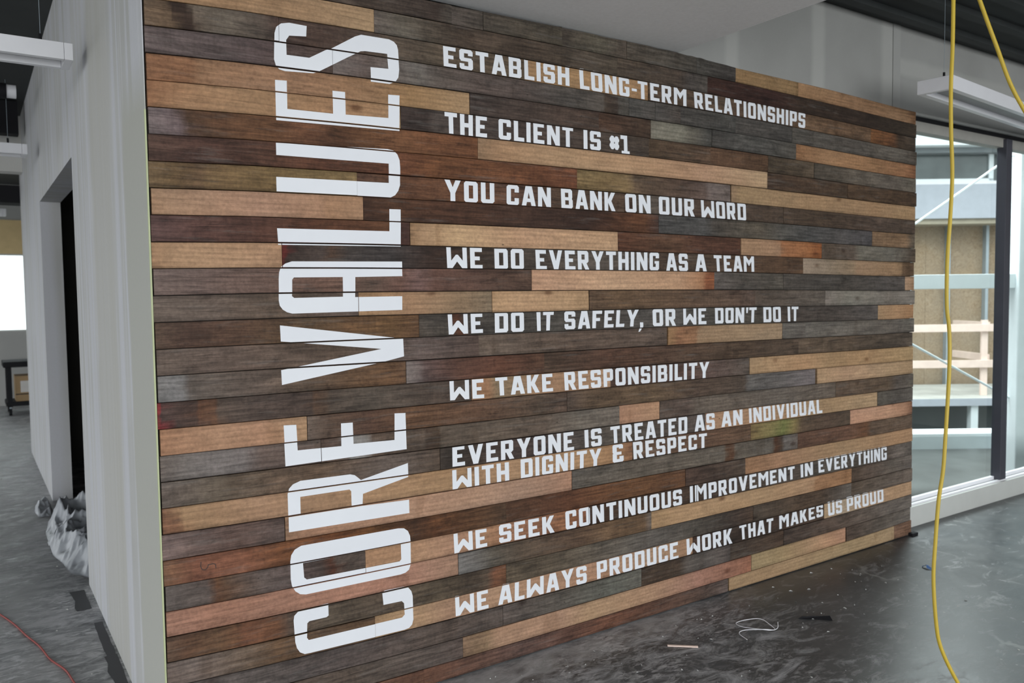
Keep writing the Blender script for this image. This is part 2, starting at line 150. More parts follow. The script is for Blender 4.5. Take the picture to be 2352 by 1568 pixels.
[22,1.885,2.9686,[[1.893,0.0833,0.0419,0.0234],[2.208,0.1054,0.0449,0.0236],[2.602,0.1322,0.0629,0.029],[2.96,0.1276,0.0626,0.0327]]],
[22,2.9698,3.4181,[[2.979,0.081,0.0502,0.0375],[3.405,0.0731,0.0531,0.0396]]],
[22,3.4193,5.0314,[[3.429,0.3115,0.1744,0.0965],[3.663,0.3552,0.2037,0.1208],[4.26,0.3589,0.2336,0.133],[5.031,0.4299,0.2573,0.1453]]],
[23,0.5056,1.2325,[[0.514,0.1374,0.112,0.0988],[0.652,0.1091,0.0827,0.0716],[0.681,0.1423,0.0639,0.0314],[0.71,0.1048,0.0593,0.036],[0.832,0.1242,0.0949,0.0825],[0.959,0.0971,0.0696,0.0629],[1.059,0.0631,0.0459,0.0388],[1.093,0.0701,0.0296,0.018],[1.106,0.0774,0.0317,0.018],[1.118,0.0813,0.0603,0.0489],[1.228,0.0816,0.0605,0.0491]]],
[23,1.2337,2.3403,[[1.239,0.3674,0.2116,0.1197],[1.419,0.4083,0.2412,0.1409],[1.639,0.4006,0.2289,0.1458],[1.788,0.3543,0.1955,0.1118],[1.967,0.2935,0.1433,0.0851],[2.182,0.2628,0.123,0.064],[2.333,0.2038,0.0812,0.0422]]],
[23,2.3415,3.0467,[[2.351,0.0595,0.0333,0.0205],[2.744,0.0708,0.0405,0.0257],[3.035,0.0661,0.0422,0.0288]]],
[23,3.0479,3.892,[[3.06,0.0593,0.0397,0.0289],[3.877,0.0946,0.0735,0.0594]]],
[23,3.8932,5.0314,[[3.908,0.0693,0.056,0.0444],[4.135,0.0916,0.0787,0.0636],[4.76,0.0964,0.0742,0.0593],[4.857,0.1585,0.131,0.1135],[5.031,0.1301,0.1121,0.0965]]],
[24,0.5056,1.643,[[0.518,0.3129,0.1636,0.1132],[0.678,0.3228,0.1649,0.11],[0.989,0.3626,0.1914,0.1309],[1.341,0.3578,0.1875,0.132],[1.637,0.3374,0.2009,0.1334]]],
[24,1.6442,2.7315,[[1.652,0.1721,0.162,0.1519],[1.722,0.1493,0.1371,0.1266],[1.808,0.0999,0.0861,0.0679],[1.966,0.1003,0.0719,0.0502],[2.256,0.1011,0.0624,0.0403],[2.464,0.1352,0.0829,0.0471],[2.686,0.1284,0.0777,0.0433],[2.721,0.1566,0.1228,0.0998]]],
[24,2.7327,4.3752,[[2.741,0.3332,0.2117,0.1122],[2.923,0.4198,0.2708,0.1531],[3.554,0.4013,0.2598,0.1474],[4.005,0.4113,0.2543,0.1502],[4.029,0.327,0.1788,0.0958],[4.358,0.3115,0.1669,0.0847]]],
[24,4.3764,5.0314,[[4.393,0.086,0.0586,0.0404],[4.574,0.1205,0.0848,0.0647],[4.81,0.1192,0.0977,0.0794],[5.031,0.1565,0.1291,0.1117]]],
[25,0.5056,1.8795,[[0.525,0.1085,0.0651,0.0427],[0.575,0.0956,0.0503,0.0296],[0.675,0.1234,0.0688,0.0382],[0.747,0.1332,0.0632,0.0325],[0.765,0.1624,0.0696,0.0381],[0.889,0.1387,0.064,0.0332],[0.93,0.097,0.0662,0.0485],[1.079,0.1019,0.0768,0.0543],[1.339,0.0984,0.0705,0.0493],[1.534,0.099,0.0744,0.0496],[1.699,0.0611,0.0442,0.0308],[1.785,0.0831,0.0585,0.0398],[1.824,0.158,0.0676,0.036],[1.873,0.1433,0.0662,0.0344]]],
[25,1.8807,3.4828,[[1.889,0.1001,0.0752,0.0501],[2.205,0.1148,0.091,0.0654],[2.601,0.1322,0.1143,0.0956],[2.743,0.1091,0.0942,0.0816],[3.047,0.0901,0.0776,0.0634],[3.242,0.0607,0.0462,0.0364],[3.344,0.0514,0.0361,0.0279],[3.473,0.074,0.0477,0.0329]]],
[25,3.484,4.3723,[[3.498,0.0743,0.0572,0.0429],[3.934,0.0913,0.0598,0.0392],[4.096,0.0814,0.0555,0.0383],[4.36,0.1277,0.1102,0.0951]]],
[25,4.3735,5.0314,[[4.386,0.0907,0.0659,0.0462],[5.031,0.1635,0.1291,0.1065]]],
[26,0.5056,1.2661,[[0.522,0.1425,0.1084,0.0921],[0.6,0.1537,0.1193,0.1025],[0.762,0.1438,0.101,0.0716],[0.887,0.1341,0.077,0.0418],[1.086,0.1064,0.0666,0.0412],[1.259,0.1212,0.0703,0.0368]]],
[26,1.2673,3.0213,[[1.272,0.3433,0.2177,0.1197],[1.452,0.3827,0.2478,0.1457],[1.613,0.3552,0.2141,0.1391],[1.85,0.4055,0.2515,0.158],[2.331,0.3913,0.2271,0.1437],[2.743,0.3909,0.2495,0.1589],[3.016,0.3424,0.1988,0.1151]]],
[26,3.0225,4.1089,[[3.035,0.0591,0.0324,0.0212],[3.31,0.0481,0.0336,0.0258],[3.741,0.0624,0.039,0.028],[4.093,0.0858,0.0554,0.0382]]],
[26,4.1101,5.0314,[[4.122,0.428,0.2975,0.181],[4.309,0.3899,0.3066,0.2202],[4.577,0.4609,0.3024,0.1813],[5.031,0.4322,0.2757,0.1648]]],
[27,0.5056,1.8587,[[0.519,0.1085,0.0898,0.0815],[0.821,0.0966,0.0796,0.0721],[1.153,0.0894,0.0701,0.0634],[1.53,0.1035,0.078,0.0642],[1.85,0.0873,0.0683,0.0586]]],
[27,1.8599,2.664,[[1.868,0.1,0.0788,0.068],[2.202,0.0923,0.0795,0.0654],[2.462,0.1052,0.1033,0.086],[2.656,0.1227,0.1152,0.0963]]],
[27,2.6652,3.2995,[[2.676,0.0531,0.0353,0.0236],[2.922,0.0651,0.0442,0.0304],[2.984,0.1126,0.0972,0.0842],[3.29,0.0885,0.0725,0.0654]]],
[27,3.3007,3.7411,[[3.314,0.0648,0.0466,0.0343],[3.727,0.0778,0.0502,0.0346]]],
[27,3.7423,5.0314,[[3.753,0.0702,0.0505,0.0399],[4.14,0.0964,0.0668,0.0502],[4.579,0.1263,0.0989,0.0806],[5.031,0.1707,0.1476,0.1282]]],
[28,0.5056,1.6573,[[0.516,0.1085,0.0786,0.0618],[0.819,0.0966,0.0692,0.0538],[1.151,0.0978,0.0735,0.0573],[1.488,0.0946,0.0744,0.0641],[1.652,0.0994,0.0747,0.0644]]],
[28,1.6585,3.4664,[[1.664,0.2164,0.1382,0.0877],[1.78,0.2589,0.1689,0.1004],[1.824,0.3761,0.2294,0.146],[2.177,0.3894,0.2389,0.1581],[2.329,0.3662,0.2401,0.1439],[2.742,0.39,0.2421,0.1532],[3.047,0.3613,0.1939,0.1394],[3.456,0.3089,0.1401,0.087]]],
[28,3.4747,4.3241,[[3.485,0.3309,0.2464,0.1383],[3.742,0.3657,0.2592,0.1405],[4.312,0.4718,0.2637,0.1665]]],
[28,4.3341,5.0314,[[4.347,0.0853,0.0581,0.0429],[4.674,0.1165,0.0955,0.0776],[5.031,0.1635,0.1413,0.1225]]],
[29,0.5056,1.472,[[0.513,0.0954,0.0589,0.0427],[0.977,0.1015,0.057,0.0364],[1.467,0.1124,0.055,0.0348]]],
[29,1.4732,3.283,[[1.479,0.1368,0.0649,0.0402],[1.735,0.1134,0.0616,0.0446],[1.96,0.1094,0.0652,0.053],[2.461,0.1454,0.0657,0.0403],[3.047,0.0901,0.0568,0.0428],[3.27,0.1166,0.0878,0.0758]]],
[29,3.2944,4.8387,[[3.304,0.3386,0.2262,0.1295],[3.743,0.3746,0.2517,0.1456],[4.357,0.3669,0.2621,0.1475],[4.82,0.4187,0.2929,0.1727]]],
[29,4.8399,5.0314,[[4.854,0.1797,0.1033,0.0676],[5.031,0.1781,0.1015,0.0659]]]]
JX=[0.45, 0.837, 1.225, 1.612, 2.0, 2.387, 2.775, 3.162, 3.55, 3.938, 4.325, 4.712, 5.1]
JZ={-2:[2.7398,2.7398,2.7398,2.7398,2.7398,2.7398,2.742,2.7466,2.7492,2.7518,2.7536,2.7545,2.7549,2.7535,2.7474,2.7418,2.7402,2.7386,2.737,2.7349,2.7296,2.7243,2.7189,2.7136,2.7104],
-1:[2.6384,2.656,2.6649,2.6693,2.6715,2.6726,2.6726,2.671,2.667,2.6603,2.6508,2.6399,2.6301],
0:[2.5522,2.5698,2.5788,2.5833,2.5856,2.5867,2.5867,2.5851,2.5812,2.5747,2.5658,2.5557,2.547],
1:[2.4661,2.4833,2.4922,2.4966,2.4988,2.4999,2.4998,2.4982,2.4945,2.4882,2.4798,2.4705,2.4629],
2:[2.3798,2.3965,2.405,2.4093,2.4114,2.4123,2.4122,2.4105,2.4069,2.4009,2.393,2.3845,2.3778],
3:[2.2934,2.3093,2.3174,2.3214,2.3233,2.3241,2.3238,2.3222,2.3186,2.3129,2.3055,2.2977,2.292],
4:[2.2069,2.2218,2.2294,2.233,2.2347,2.2353,2.2349,2.2332,2.2298,2.2244,2.2174,2.2103,2.2055],
5:[2.1202,2.134,2.1409,2.1441,2.1455,2.146,2.1455,2.1438,2.1404,2.1353,2.1289,2.1224,2.1183],
6:[2.0334,2.0459,2.0521,2.0548,2.056,2.0563,2.0557,2.054,2.0508,2.0459,2.0399,2.034,2.0307],
7:[1.9462,1.9575,1.9629,1.9652,1.9661,1.9662,1.9656,1.9639,1.9608,1.9562,1.9506,1.9452,1.9426],
8:[1.8589,1.8688,1.8734,1.8753,1.8759,1.8759,1.8752,1.8736,1.8706,1.8663,1.8611,1.8562,1.8542],
9:[1.7713,1.7799,1.7837,1.7851,1.7855,1.7854,1.7847,1.7831,1.7803,1.7762,1.7714,1.767,1.7656],
10:[1.6835,1.6907,1.6937,1.6948,1.695,1.6948,1.6941,1.6926,1.6899,1.6861,1.6816,1.6777,1.6767],
11:[1.5955,1.6013,1.6036,1.6042,1.6043,1.6041,1.6034,1.602,1.5995,1.596,1.5918,1.5884,1.5878],
12:[1.5073,1.5117,1.5133,1.5136,1.5135,1.5133,1.5128,1.5115,1.5092,1.5059,1.5021,1.499,1.4987],
13:[1.4189,1.422,1.4228,1.4229,1.4228,1.4226,1.4221,1.421,1.419,1.4159,1.4124,1.4096,1.4097],
14:[1.3303,1.3321,1.3324,1.3321,1.332,1.3319,1.3316,1.3307,1.3288,1.326,1.3228,1.3204,1.3207],
15:[1.2416,1.2422,1.2418,1.2414,1.2412,1.2413,1.2412,1.2404,1.2388,1.2363,1.2334,1.2312,1.2319],
16:[1.1529,1.1523,1.1513,1.1507,1.1506,1.1508,1.1508,1.1503,1.149,1.1467,1.1441,1.1423,1.1432],
17:[1.0642,1.0624,1.0609,1.0601,1.06,1.0604,1.0607,1.0604,1.0593,1.0573,1.055,1.0535,1.0547],
18:[0.9756,0.9726,0.9705,0.9696,0.9696,0.9701,0.9706,0.9706,0.9697,0.9681,0.9661,0.9649,0.9664],
19:[0.887,0.8828,0.8802,0.8792,0.8793,0.88,0.8807,0.8809,0.8804,0.879,0.8774,0.8765,0.8783],
20:[0.7987,0.7933,0.7902,0.789,0.7891,0.79,0.791,0.7914,0.7911,0.7901,0.7888,0.7884,0.7905],
21:[0.7107,0.7041,0.7003,0.6989,0.6992,0.7002,0.7013,0.702,0.702,0.7013,0.7004,0.7004,0.7031],
22:[0.623,0.6151,0.6108,0.6091,0.6093,0.6105,0.6118,0.6127,0.613,0.6126,0.6121,0.6127,0.6159],
23:[0.5358,0.5265,0.5215,0.5196,0.5197,0.5209,0.5223,0.5234,0.5239,0.5239,0.524,0.5251,0.529],
24:[0.4491,0.4384,0.4326,0.4302,0.4302,0.4314,0.4329,0.4342,0.4349,0.4353,0.4359,0.4377,0.4425],
25:[0.3632,0.3509,0.344,0.3412,0.3409,0.3419,0.3434,0.3448,0.3458,0.3466,0.3478,0.3505,0.3563],
26:[0.278,0.2639,0.256,0.2524,0.2517,0.2525,0.2539,0.2554,0.2566,0.2579,0.2597,0.2634,0.2704],
27:[0.1938,0.1777,0.1684,0.1639,0.1626,0.1631,0.1643,0.1657,0.1672,0.1689,0.1716,0.1764,0.1849],
28:[0.1106,0.0922,0.0813,0.0758,0.0737,0.0736,0.0745,0.0758,0.0775,0.0797,0.0833,0.0893,0.0996],
29:[0.004,0.004,0.004,0.004,0.004,0.004,0.004,0.004,0.004,0.004,0.004,0.004,0.004]}
BIG=[["S",[[[1.0527,2.5582],[0.9891,2.5586],[0.9592,2.5511],[0.9417,2.536],[0.9349,2.5138],[0.9307,2.423],[0.9363,2.4027],[0.9499,2.3911],[0.9701,2.3879],[1.0742,2.395],[1.0924,2.4023],[1.2099,2.473],[1.259,2.5012],[1.2766,2.5048],[1.3676,2.5084],[1.3718,2.4535],[1.2982,2.4493],[1.2987,2.396],[1.376,2.3975],[1.4,2.4082],[1.4133,2.4265],[1.4177,2.4568],[1.4138,2.5303],[1.4087,2.5475],[1.3961,2.5586],[1.3762,2.5643],[1.2623,2.5625],[1.2377,2.552],[1.1428,2.4925],[1.1226,2.4846],[1.0594,2.447],[0.9764,2.445],[0.9763,2.4966],[0.9878,2.5136],[1.0501,2.5209]]]],["E",[[[0.9333,2.3525],[0.9755,2.3552],[0.9742,2.2559],[1.1451,2.2586],[1.1456,2.3422],[1.1947,2.3438],[1.1943,2.261],[1.3675,2.2676],[1.3696,2.3565],[1.4174,2.3593],[1.4125,2.2228],[0.9323,2.2115]]]],["U",[[[0.9285,2.1321],[1.3612,2.1491],[1.3849,2.1455],[1.4012,2.132],[1.41,2.1111],[1.4121,2.0829],[1.4116,2.016],[1.4037,1.9938],[1.3903,1.9762],[1.3679,1.9645],[1.3387,1.9624],[0.9266,1.958],[0.9266,2.013],[1.3637,2.0211],[1.3636,2.094],[0.9288,2.0895]]]],["L",[[[0.9245,1.832],[1.3613,1.8364],[1.3633,1.9215],[1.4114,1.9222],[1.4082,1.7791],[0.9275,1.7736]]]],["A",[[[1.4125,1.7209],[0.9749,1.7156],[0.9508,1.7075],[0.9347,1.6949],[0.9279,1.6763],[0.9256,1.653],[0.9242,1.5755],[0.9276,1.5568],[0.9382,1.5426],[0.9538,1.5329],[0.9728,1.5278],[1.4102,1.5328],[1.4114,1.5863],[1.2155,1.5849],[1.2173,1.6602],[1.4131,1.6643]],[[0.9746,1.65],[0.9812,1.6579],[1.1671,1.6601],[1.1669,1.587],[0.9808,1.5842],[0.9729,1.5906]]]],["V",[[[0.9256,1.4868],[1.4115,1.4203],[1.4137,1.3509],[1.324,1.3336],[0.9273,1.2723],[0.9257,1.3258],[1.3179,1.3844],[0.9271,1.429]]]],["E",[[[0.9279,1.1265],[0.9744,1.1243],[0.9782,1.0296],[1.1457,1.0265],[1.1462,1.1122],[1.1931,1.111],[1.1946,1.0293],[1.3651,1.0256],[1.3674,1.1299],[1.4145,1.1274],[1.417,0.9835],[0.9316,0.9763]]]],["R",[[[0.9367,0.8736],[0.9421,0.8935],[0.957,0.9074],[0.9849,0.9164],[1.1777,0.9147],[1.1969,0.9088],[1.2108,0.8969],[1.2212,0.887],[1.4215,0.9274],[1.4222,0.8715],[1.2288,0.832],[1.2259,0.7869],[1.4221,0.7808],[1.4229,0.7273],[0.9368,0.7342]],[[0.9832,0.857],[1.1745,0.8568],[1.1813,0.8491],[1.1816,0.7879],[0.983,0.7892]]]],["O",[[[0.9394,0.6258],[0.9433,0.6477],[0.9567,0.6661],[0.9815,0.6761],[1.3741,0.6734],[1.3986,0.6692],[1.4156,0.6557],[1.4247,0.6348],[1.427,0.608],[1.4261,0.5201],[1.4179,0.4987],[1.4023,0.4896],[1.3813,0.4868],[0.9945,0.4908],[0.9733,0.4963],[0.9557,0.5107],[0.9433,0.5329],[0.9392,0.5596]],[[0.9863,0.6101],[1.384,0.6089],[1.3845,0.5475],[1.3768,0.5403],[0.9994,0.5463],[0.9897,0.5556]]]],["C",[[[0.9848,0.4365],[1.0789,0.439],[1.0794,0.3922],[1.0708,0.3876],[1.005,0.3882],[0.9965,0.382],[0.9934,0.3285],[0.9998,0.3186],[1.3831,0.3123],[1.3948,0.3219],[1.392,0.3684],[1.3827,0.3793],[1.3037,0.3814],[1.2993,0.4327],[1.3106,0.4372],[1.3935,0.4351],[1.4125,0.4275],[1.4256,0.4105],[1.431,0.3898],[1.4328,0.2934],[1.4266,0.2735],[1.4128,0.2627],[1.3934,0.2603],[1.0034,0.2681],[0.9835,0.2692],[0.9657,0.2804],[0.9547,0.2989],[0.9488,0.3233],[0.9454,0.4041],[0.9483,0.4213],[0.9617,0.4328]]]]]
WORDS=[["ESTABLISH",[1.6112,2.5774],[1.6136,2.4977],[2.2481,2.5893],[2.2493,2.5049]],
["LONG-TERM",[2.3045,2.5899],[2.3095,2.5008],[2.9749,2.5858],[2.9748,2.5014]],
["RELATIONSHIPS",[3.0265,2.5808],[3.0326,2.4997],[3.9054,2.5762],[3.9063,2.4937]],
["THE",[1.6121,2.3188],[1.6143,2.2302],[1.8133,2.3207],[1.8119,2.237]],
["CLIENT",[1.8691,2.3216],[1.8699,2.2373],[2.2633,2.3253],[2.2648,2.2374]],
["IS",[2.3227,2.3219],[2.3243,2.2352],[2.4232,2.3244],[2.4248,2.2383]],
["#",[2.4761,2.3131],[2.477,2.2519],[2.5343,2.3109],[2.5352,2.2492]],
["1",[2.5423,2.3197],[2.5458,2.2351],[2.5935,2.3207],[2.597,2.2356]],
["YOU",[1.6082,2.0515],[1.6091,1.9649],[1.8452,2.0518],[1.846,1.969]],
["CAN",[1.9073,2.0506],[1.9071,1.9668],[2.1394,2.0527],[2.1407,1.9677]],
["BANK",[2.1944,2.0525],[2.1983,1.9672],[2.5111,2.0546],[2.5131,1.9687]],
["ON",[2.572,2.0531],[2.5749,1.9676],[2.7335,2.0579],[2.736,1.968]],
["OUR",[2.7893,2.055],[2.7904,1.9654],[3.0323,2.0584],[3.0354,1.9658]],
["WORD",[3.0789,2.0524],[3.0852,1.9615],[3.4158,2.0518],[3.4196,1.961]],
["WE",[1.6105,1.7812],[1.6138,1.6949],[1.7807,1.7817],[1.7814,1.6958]],
["DO",[1.8401,1.7805],[1.8415,1.6951],[1.9894,1.782],[1.9904,1.6949]],
["EVERYTHING",[2.0514,1.7806],[2.0549,1.6951],[2.7868,1.7832],[2.7865,1.6977]],
["AS",[2.8351,1.782],[2.836,1.6953],[2.983,1.7817],[2.9859,1.6958]],
["A",[3.0353,1.7806],[3.0384,1.6958],[3.1168,1.781],[3.1169,1.6953]],
["TEAM",[3.1711,1.7783],[3.1776,1.6957],[3.4815,1.7768],[3.4833,1.6956]],
["WE",[1.6123,1.5121],[1.6167,1.429],[1.779,1.5121],[1.7798,1.4304]],
["DO",[1.8385,1.5134],[1.8393,1.4283],[1.9878,1.5132],[1.9889,1.4287]],
["IT",[2.0547,1.5126],[2.0582,1.4283],[2.1494,1.5128],[2.1436,1.4292]],
["SAFELY",[2.2075,1.5106],[2.2091,1.43],[2.6547,1.5105],[2.6459,1.4312]],
[",",[2.6516,1.4498],[2.6541,1.4039],[2.6839,1.4489],[2.6851,1.4092]],
["OR",[2.7439,1.5103],[2.7479,1.4281],[2.9008,1.5095],[2.9021,1.4262]],
["WE",[2.9521,1.5107],[2.955,1.429],[3.117,1.5099],[3.1192,1.4279]],
["DON'T",[3.1811,1.511],[3.1845,1.4282],[3.5054,1.5076],[3.5024,1.4261]],
["DO",[3.5586,1.509],[3.5628,1.4244],[3.7043,1.5073],[3.7087,1.4228]],
["IT",[3.764,1.5065],[3.7686,1.4235],[3.8592,1.5059],[3.8562,1.4243]],
["WE",[1.6151,1.2399],[1.6176,1.16],[1.7792,1.238],[1.78,1.1575]],
["TAKE",[1.8362,1.2393],[1.8393,1.1611],[2.1388,1.2375],[2.1402,1.1587]],
["RESPONSIBILITY",[2.202,1.241],[2.2059,1.1569],[3.1415,1.2341],[3.1396,1.1532]],
["EVERYONE",[1.6221,0.969],[1.6225,0.8864],[2.2534,0.9664],[2.255,0.8815]],
["IS",[2.3148,0.9666],[2.3184,0.8857],[2.4163,0.9674],[2.4185,0.8848]],
["TREATED",[2.4701,0.9661],[2.4754,0.8864],[2.9774,0.9689],[2.9788,0.8818]],
["AS",[3.0305,0.9708],[3.0317,0.8852],[3.1787,0.9685],[3.1821,0.8832]],
["AN",[3.2312,0.9706],[3.2313,0.8873],[3.3931,0.9688],[3.3955,0.8871]],
["INDIVIDUAL",[3.4438,0.9691],[3.4491,0.8879],[4.0758,0.9696],[4.0811,0.8855]],
["WITH",[1.6223,0.8715],[1.6228,0.7907],[1.9012,0.8713],[1.9022,0.7875]],
["DIGNITY",[1.9625,0.8745],[1.9635,0.7891],[2.4195,0.8713],[2.4161,0.7889]],
["&",[2.4861,0.8801],[2.4881,0.7911],[2.5539,0.8786],[2.556,0.7909]],
["RESPECT",[2.6147,0.8769],[2.6198,0.7892],[3.1238,0.868],[3.1238,0.7945]],
["WE",[1.6234,0.6069],[1.6259,0.5244],[1.785,0.602],[1.7859,0.5259]],
["SEEK",[1.8466,0.6057],[1.8466,0.5268],[2.1406,0.6012],[2.1421,0.5235]],
["CONTINUOUS",[2.2038,0.6093],[2.2061,0.5223],[2.9414,0.6042],[2.9444,0.5247]],
["IMPROVEMENT",[2.9984,0.6092],[3.0017,0.5256],[3.8318,0.6067],[3.8345,0.5344]],
["IN",[3.8843,0.6075],[3.889,0.5332],[3.9973,0.6116],[4.0003,0.5358]],
["EVERYTHING",[4.047,0.6173],[4.0529,0.5384],[4.7395,0.6172],[4.7438,0.5314]],
["WE",[1.6254,0.3452],[1.6279,0.2593],[1.7877,0.3382],[1.7886,0.2582]],
["ALWAYS",[1.8415,0.3451],[1.8378,0.2584],[2.3245,0.3366],[2.3263,0.2551]],
["PRODUCE",[2.3848,0.3432],[2.3877,0.2579],[2.9164,0.3398],[2.9193,0.2525]],
["WORK",[2.975,0.3443],[2.9799,0.2591],[3.3133,0.3408],[3.3169,0.2595]],
["THAT",[3.3694,0.3467],[3.3788,0.2648],[3.6506,0.3405],[3.6475,0.2628]],
["MAKES",[3.7001,0.3475],[3.7034,0.2678],[4.0944,0.3498],[4.0995,0.2777]],
["US",[4.14,0.3542],[4.1474,0.2698],[4.2778,0.3512],[4.2816,0.2708]],
["PROUD",[4.3245,0.3544],[4.3311,0.269],[4.7072,0.3532],[4.7128,0.2713]]]
MARK=[[[0.6295, 0.6843], [0.6276, 0.669], [0.6322, 0.6573], [0.6429, 0.6544], [0.6503, 0.661], [0.653, 0.6718]], [[0.6529, 0.6696], [0.668, 0.6712], [0.6766, 0.6671], [0.6777, 0.6532]]]

# ---------------------------------------------------------------- helpers
def tag(o, label=None, cat=None, group=None, kind=None):
    if label: o['label'] = label
    if cat: o['category'] = cat
    if group: o['group'] = group
    if kind: o['kind'] = kind
    return o
def link(name, me, mat=None, parent=None, loc=None, rotz=0):
    o = bpy.data.objects.new(name, me); COL.objects.link(o)
    if mat is not None and me is not None: me.materials.append(mat)
    if parent: o.parent = parent
    if loc: o.location = loc
    if rotz: o.rotation_euler = (0, 0, rotz)
    return o
def empty(name, loc=(0, 0, 0), rotz=0):
    o = bpy.data.objects.new(name, None); COL.objects.link(o); o.location = loc
    o.rotation_euler = (0, 0, rotz); o.empty_display_size = .1; return o
class MB:
    """collects shapes, builds ONE mesh"""
    def __init__(s): s.v = []; s.f = []; s.sm = []
    def add(s, vs, fs, smooth=False):
        n = len(s.v); s.v += [tuple(v) for v in vs]; s.f += [tuple(i+n for i in f) for f in fs]
        s.sm += [smooth]*len(fs); return s
    def box(s, a, b, bev=0.0):
        (x0, y0, z0), (x1, y1, z1) = a, b
        if bev <= 0:
            return s.add([(x0,y0,z0),(x1,y0,z0),(x1,y1,z0),(x0,y1,z0),(x0,y0,z1),(x1,y0,z1),(x1,y1,z1),(x0,y1,z1)],
                [(3,2,1,0),(4,5,6,7),(0,1,5,4),(1,2,6,5),(2,3,7,6),(3,0,4,7)])
        bm = bmesh.new(); bmesh.ops.create_cube(bm, size=1)
        for v in bm.verts:
            v.co = Vector(((x0+x1)/2+v.co.x*(x1-x0), (y0+y1)/2+v.co.y*(y1-y0), (z0+z1)/2+v.co.z*(z1-z0)))
        bmesh.ops.bevel(bm, geom=bm.edges[:], offset=bev, segments=2, affect='EDGES', profile=.5)
        bm.verts.index_update(); s.add([v.co[:] for v in bm.verts], [[v.index for v in f.verts] for f in bm.faces]); bm.free()
        return s
    def tube(s, pts, r, n=10, cap=True, smooth=True):
        pts = [Vector(p) for p in pts]; vs = []; fs = []
        up = Vector((0, 0, 1)); prev = None
        for i, p in enumerate(pts):
            t = (pts[min(i+1, len(pts)-1)]-pts[max(i-1, 0)]).normalized()
            if prev is None:
                a = t.orthogonal().normalized()
            else:
                a = (prev-t*prev.dot(t)).normalized()
            prev = a; b = t.cross(a)
            rr = r[i] if isinstance(r, (list, tuple)) else r
            for k in range(n):
                an = 2*math.pi*k/n; vs.append(p+a*math.cos(an)*rr+b*math.sin(an)*rr)
        for i in range(len(pts)-1):
            for k in range(n):
                k2 = (k+1) % n; fs.append((i*n+k, i*n+k2, (i+1)*n+k2, (i+1)*n+k))
        s.add(vs, fs, smooth)
        if cap: s.add(vs[:n], [tuple(range(n))[::-1]]); s.add(vs[-n:], [tuple(range(n))])
        return s
    def prism(s, poly, axis, a, b):
        """extrude a 2-D polygon along axis (0,1,2) from a to b"""
        def P(u, v, w):
            return [(w, u, v), (u, w, v), (u, v, w)][axis]
        n = len(poly); vs = [P(u, v, a) for u, v in poly]+[P(u, v, b) for u, v in poly]
        fs = [tuple(range(n)), tuple(range(2*n-1, n-1, -1))]+[(i, i+n, (i+1) % n+n, (i+1) % n) for i in range(n)]
        return s.add(vs, fs)
    def mesh(s, name):
        me = bpy.data.meshes.new(name); me.from_pydata(s.v, [], s.f)
        me.polygons.foreach_set('use_smooth', s.sm)
        bm = bmesh.new(); bm.from_mesh(me); bmesh.ops.recalc_face_normals(bm, faces=bm.faces[:]); bm.to_mesh(me); bm.free()
        me.update(); return me
    def build(s, name, mat, parent=None, loc=None, rotz=0): return link(name, s.mesh(name), mat, parent, loc, rotz)
def catmull(pts, n=8):
    pts = [Vector(p) for p in pts]; P = [pts[0]*2-pts[1]]+pts+[pts[-1]*2-pts[-2]]; out = []
    for i in range(1, len(P)-2):
        a, b, c, d = P[i-1:i+3]
        for k in range(n):
            t = k/n; out.append(.5*((2*b)+(c-a)*t+(2*a-5*b+4*c-d)*t*t+(3*b-a-3*c+d)*t**3))
    out.append(pts[-1]); return out

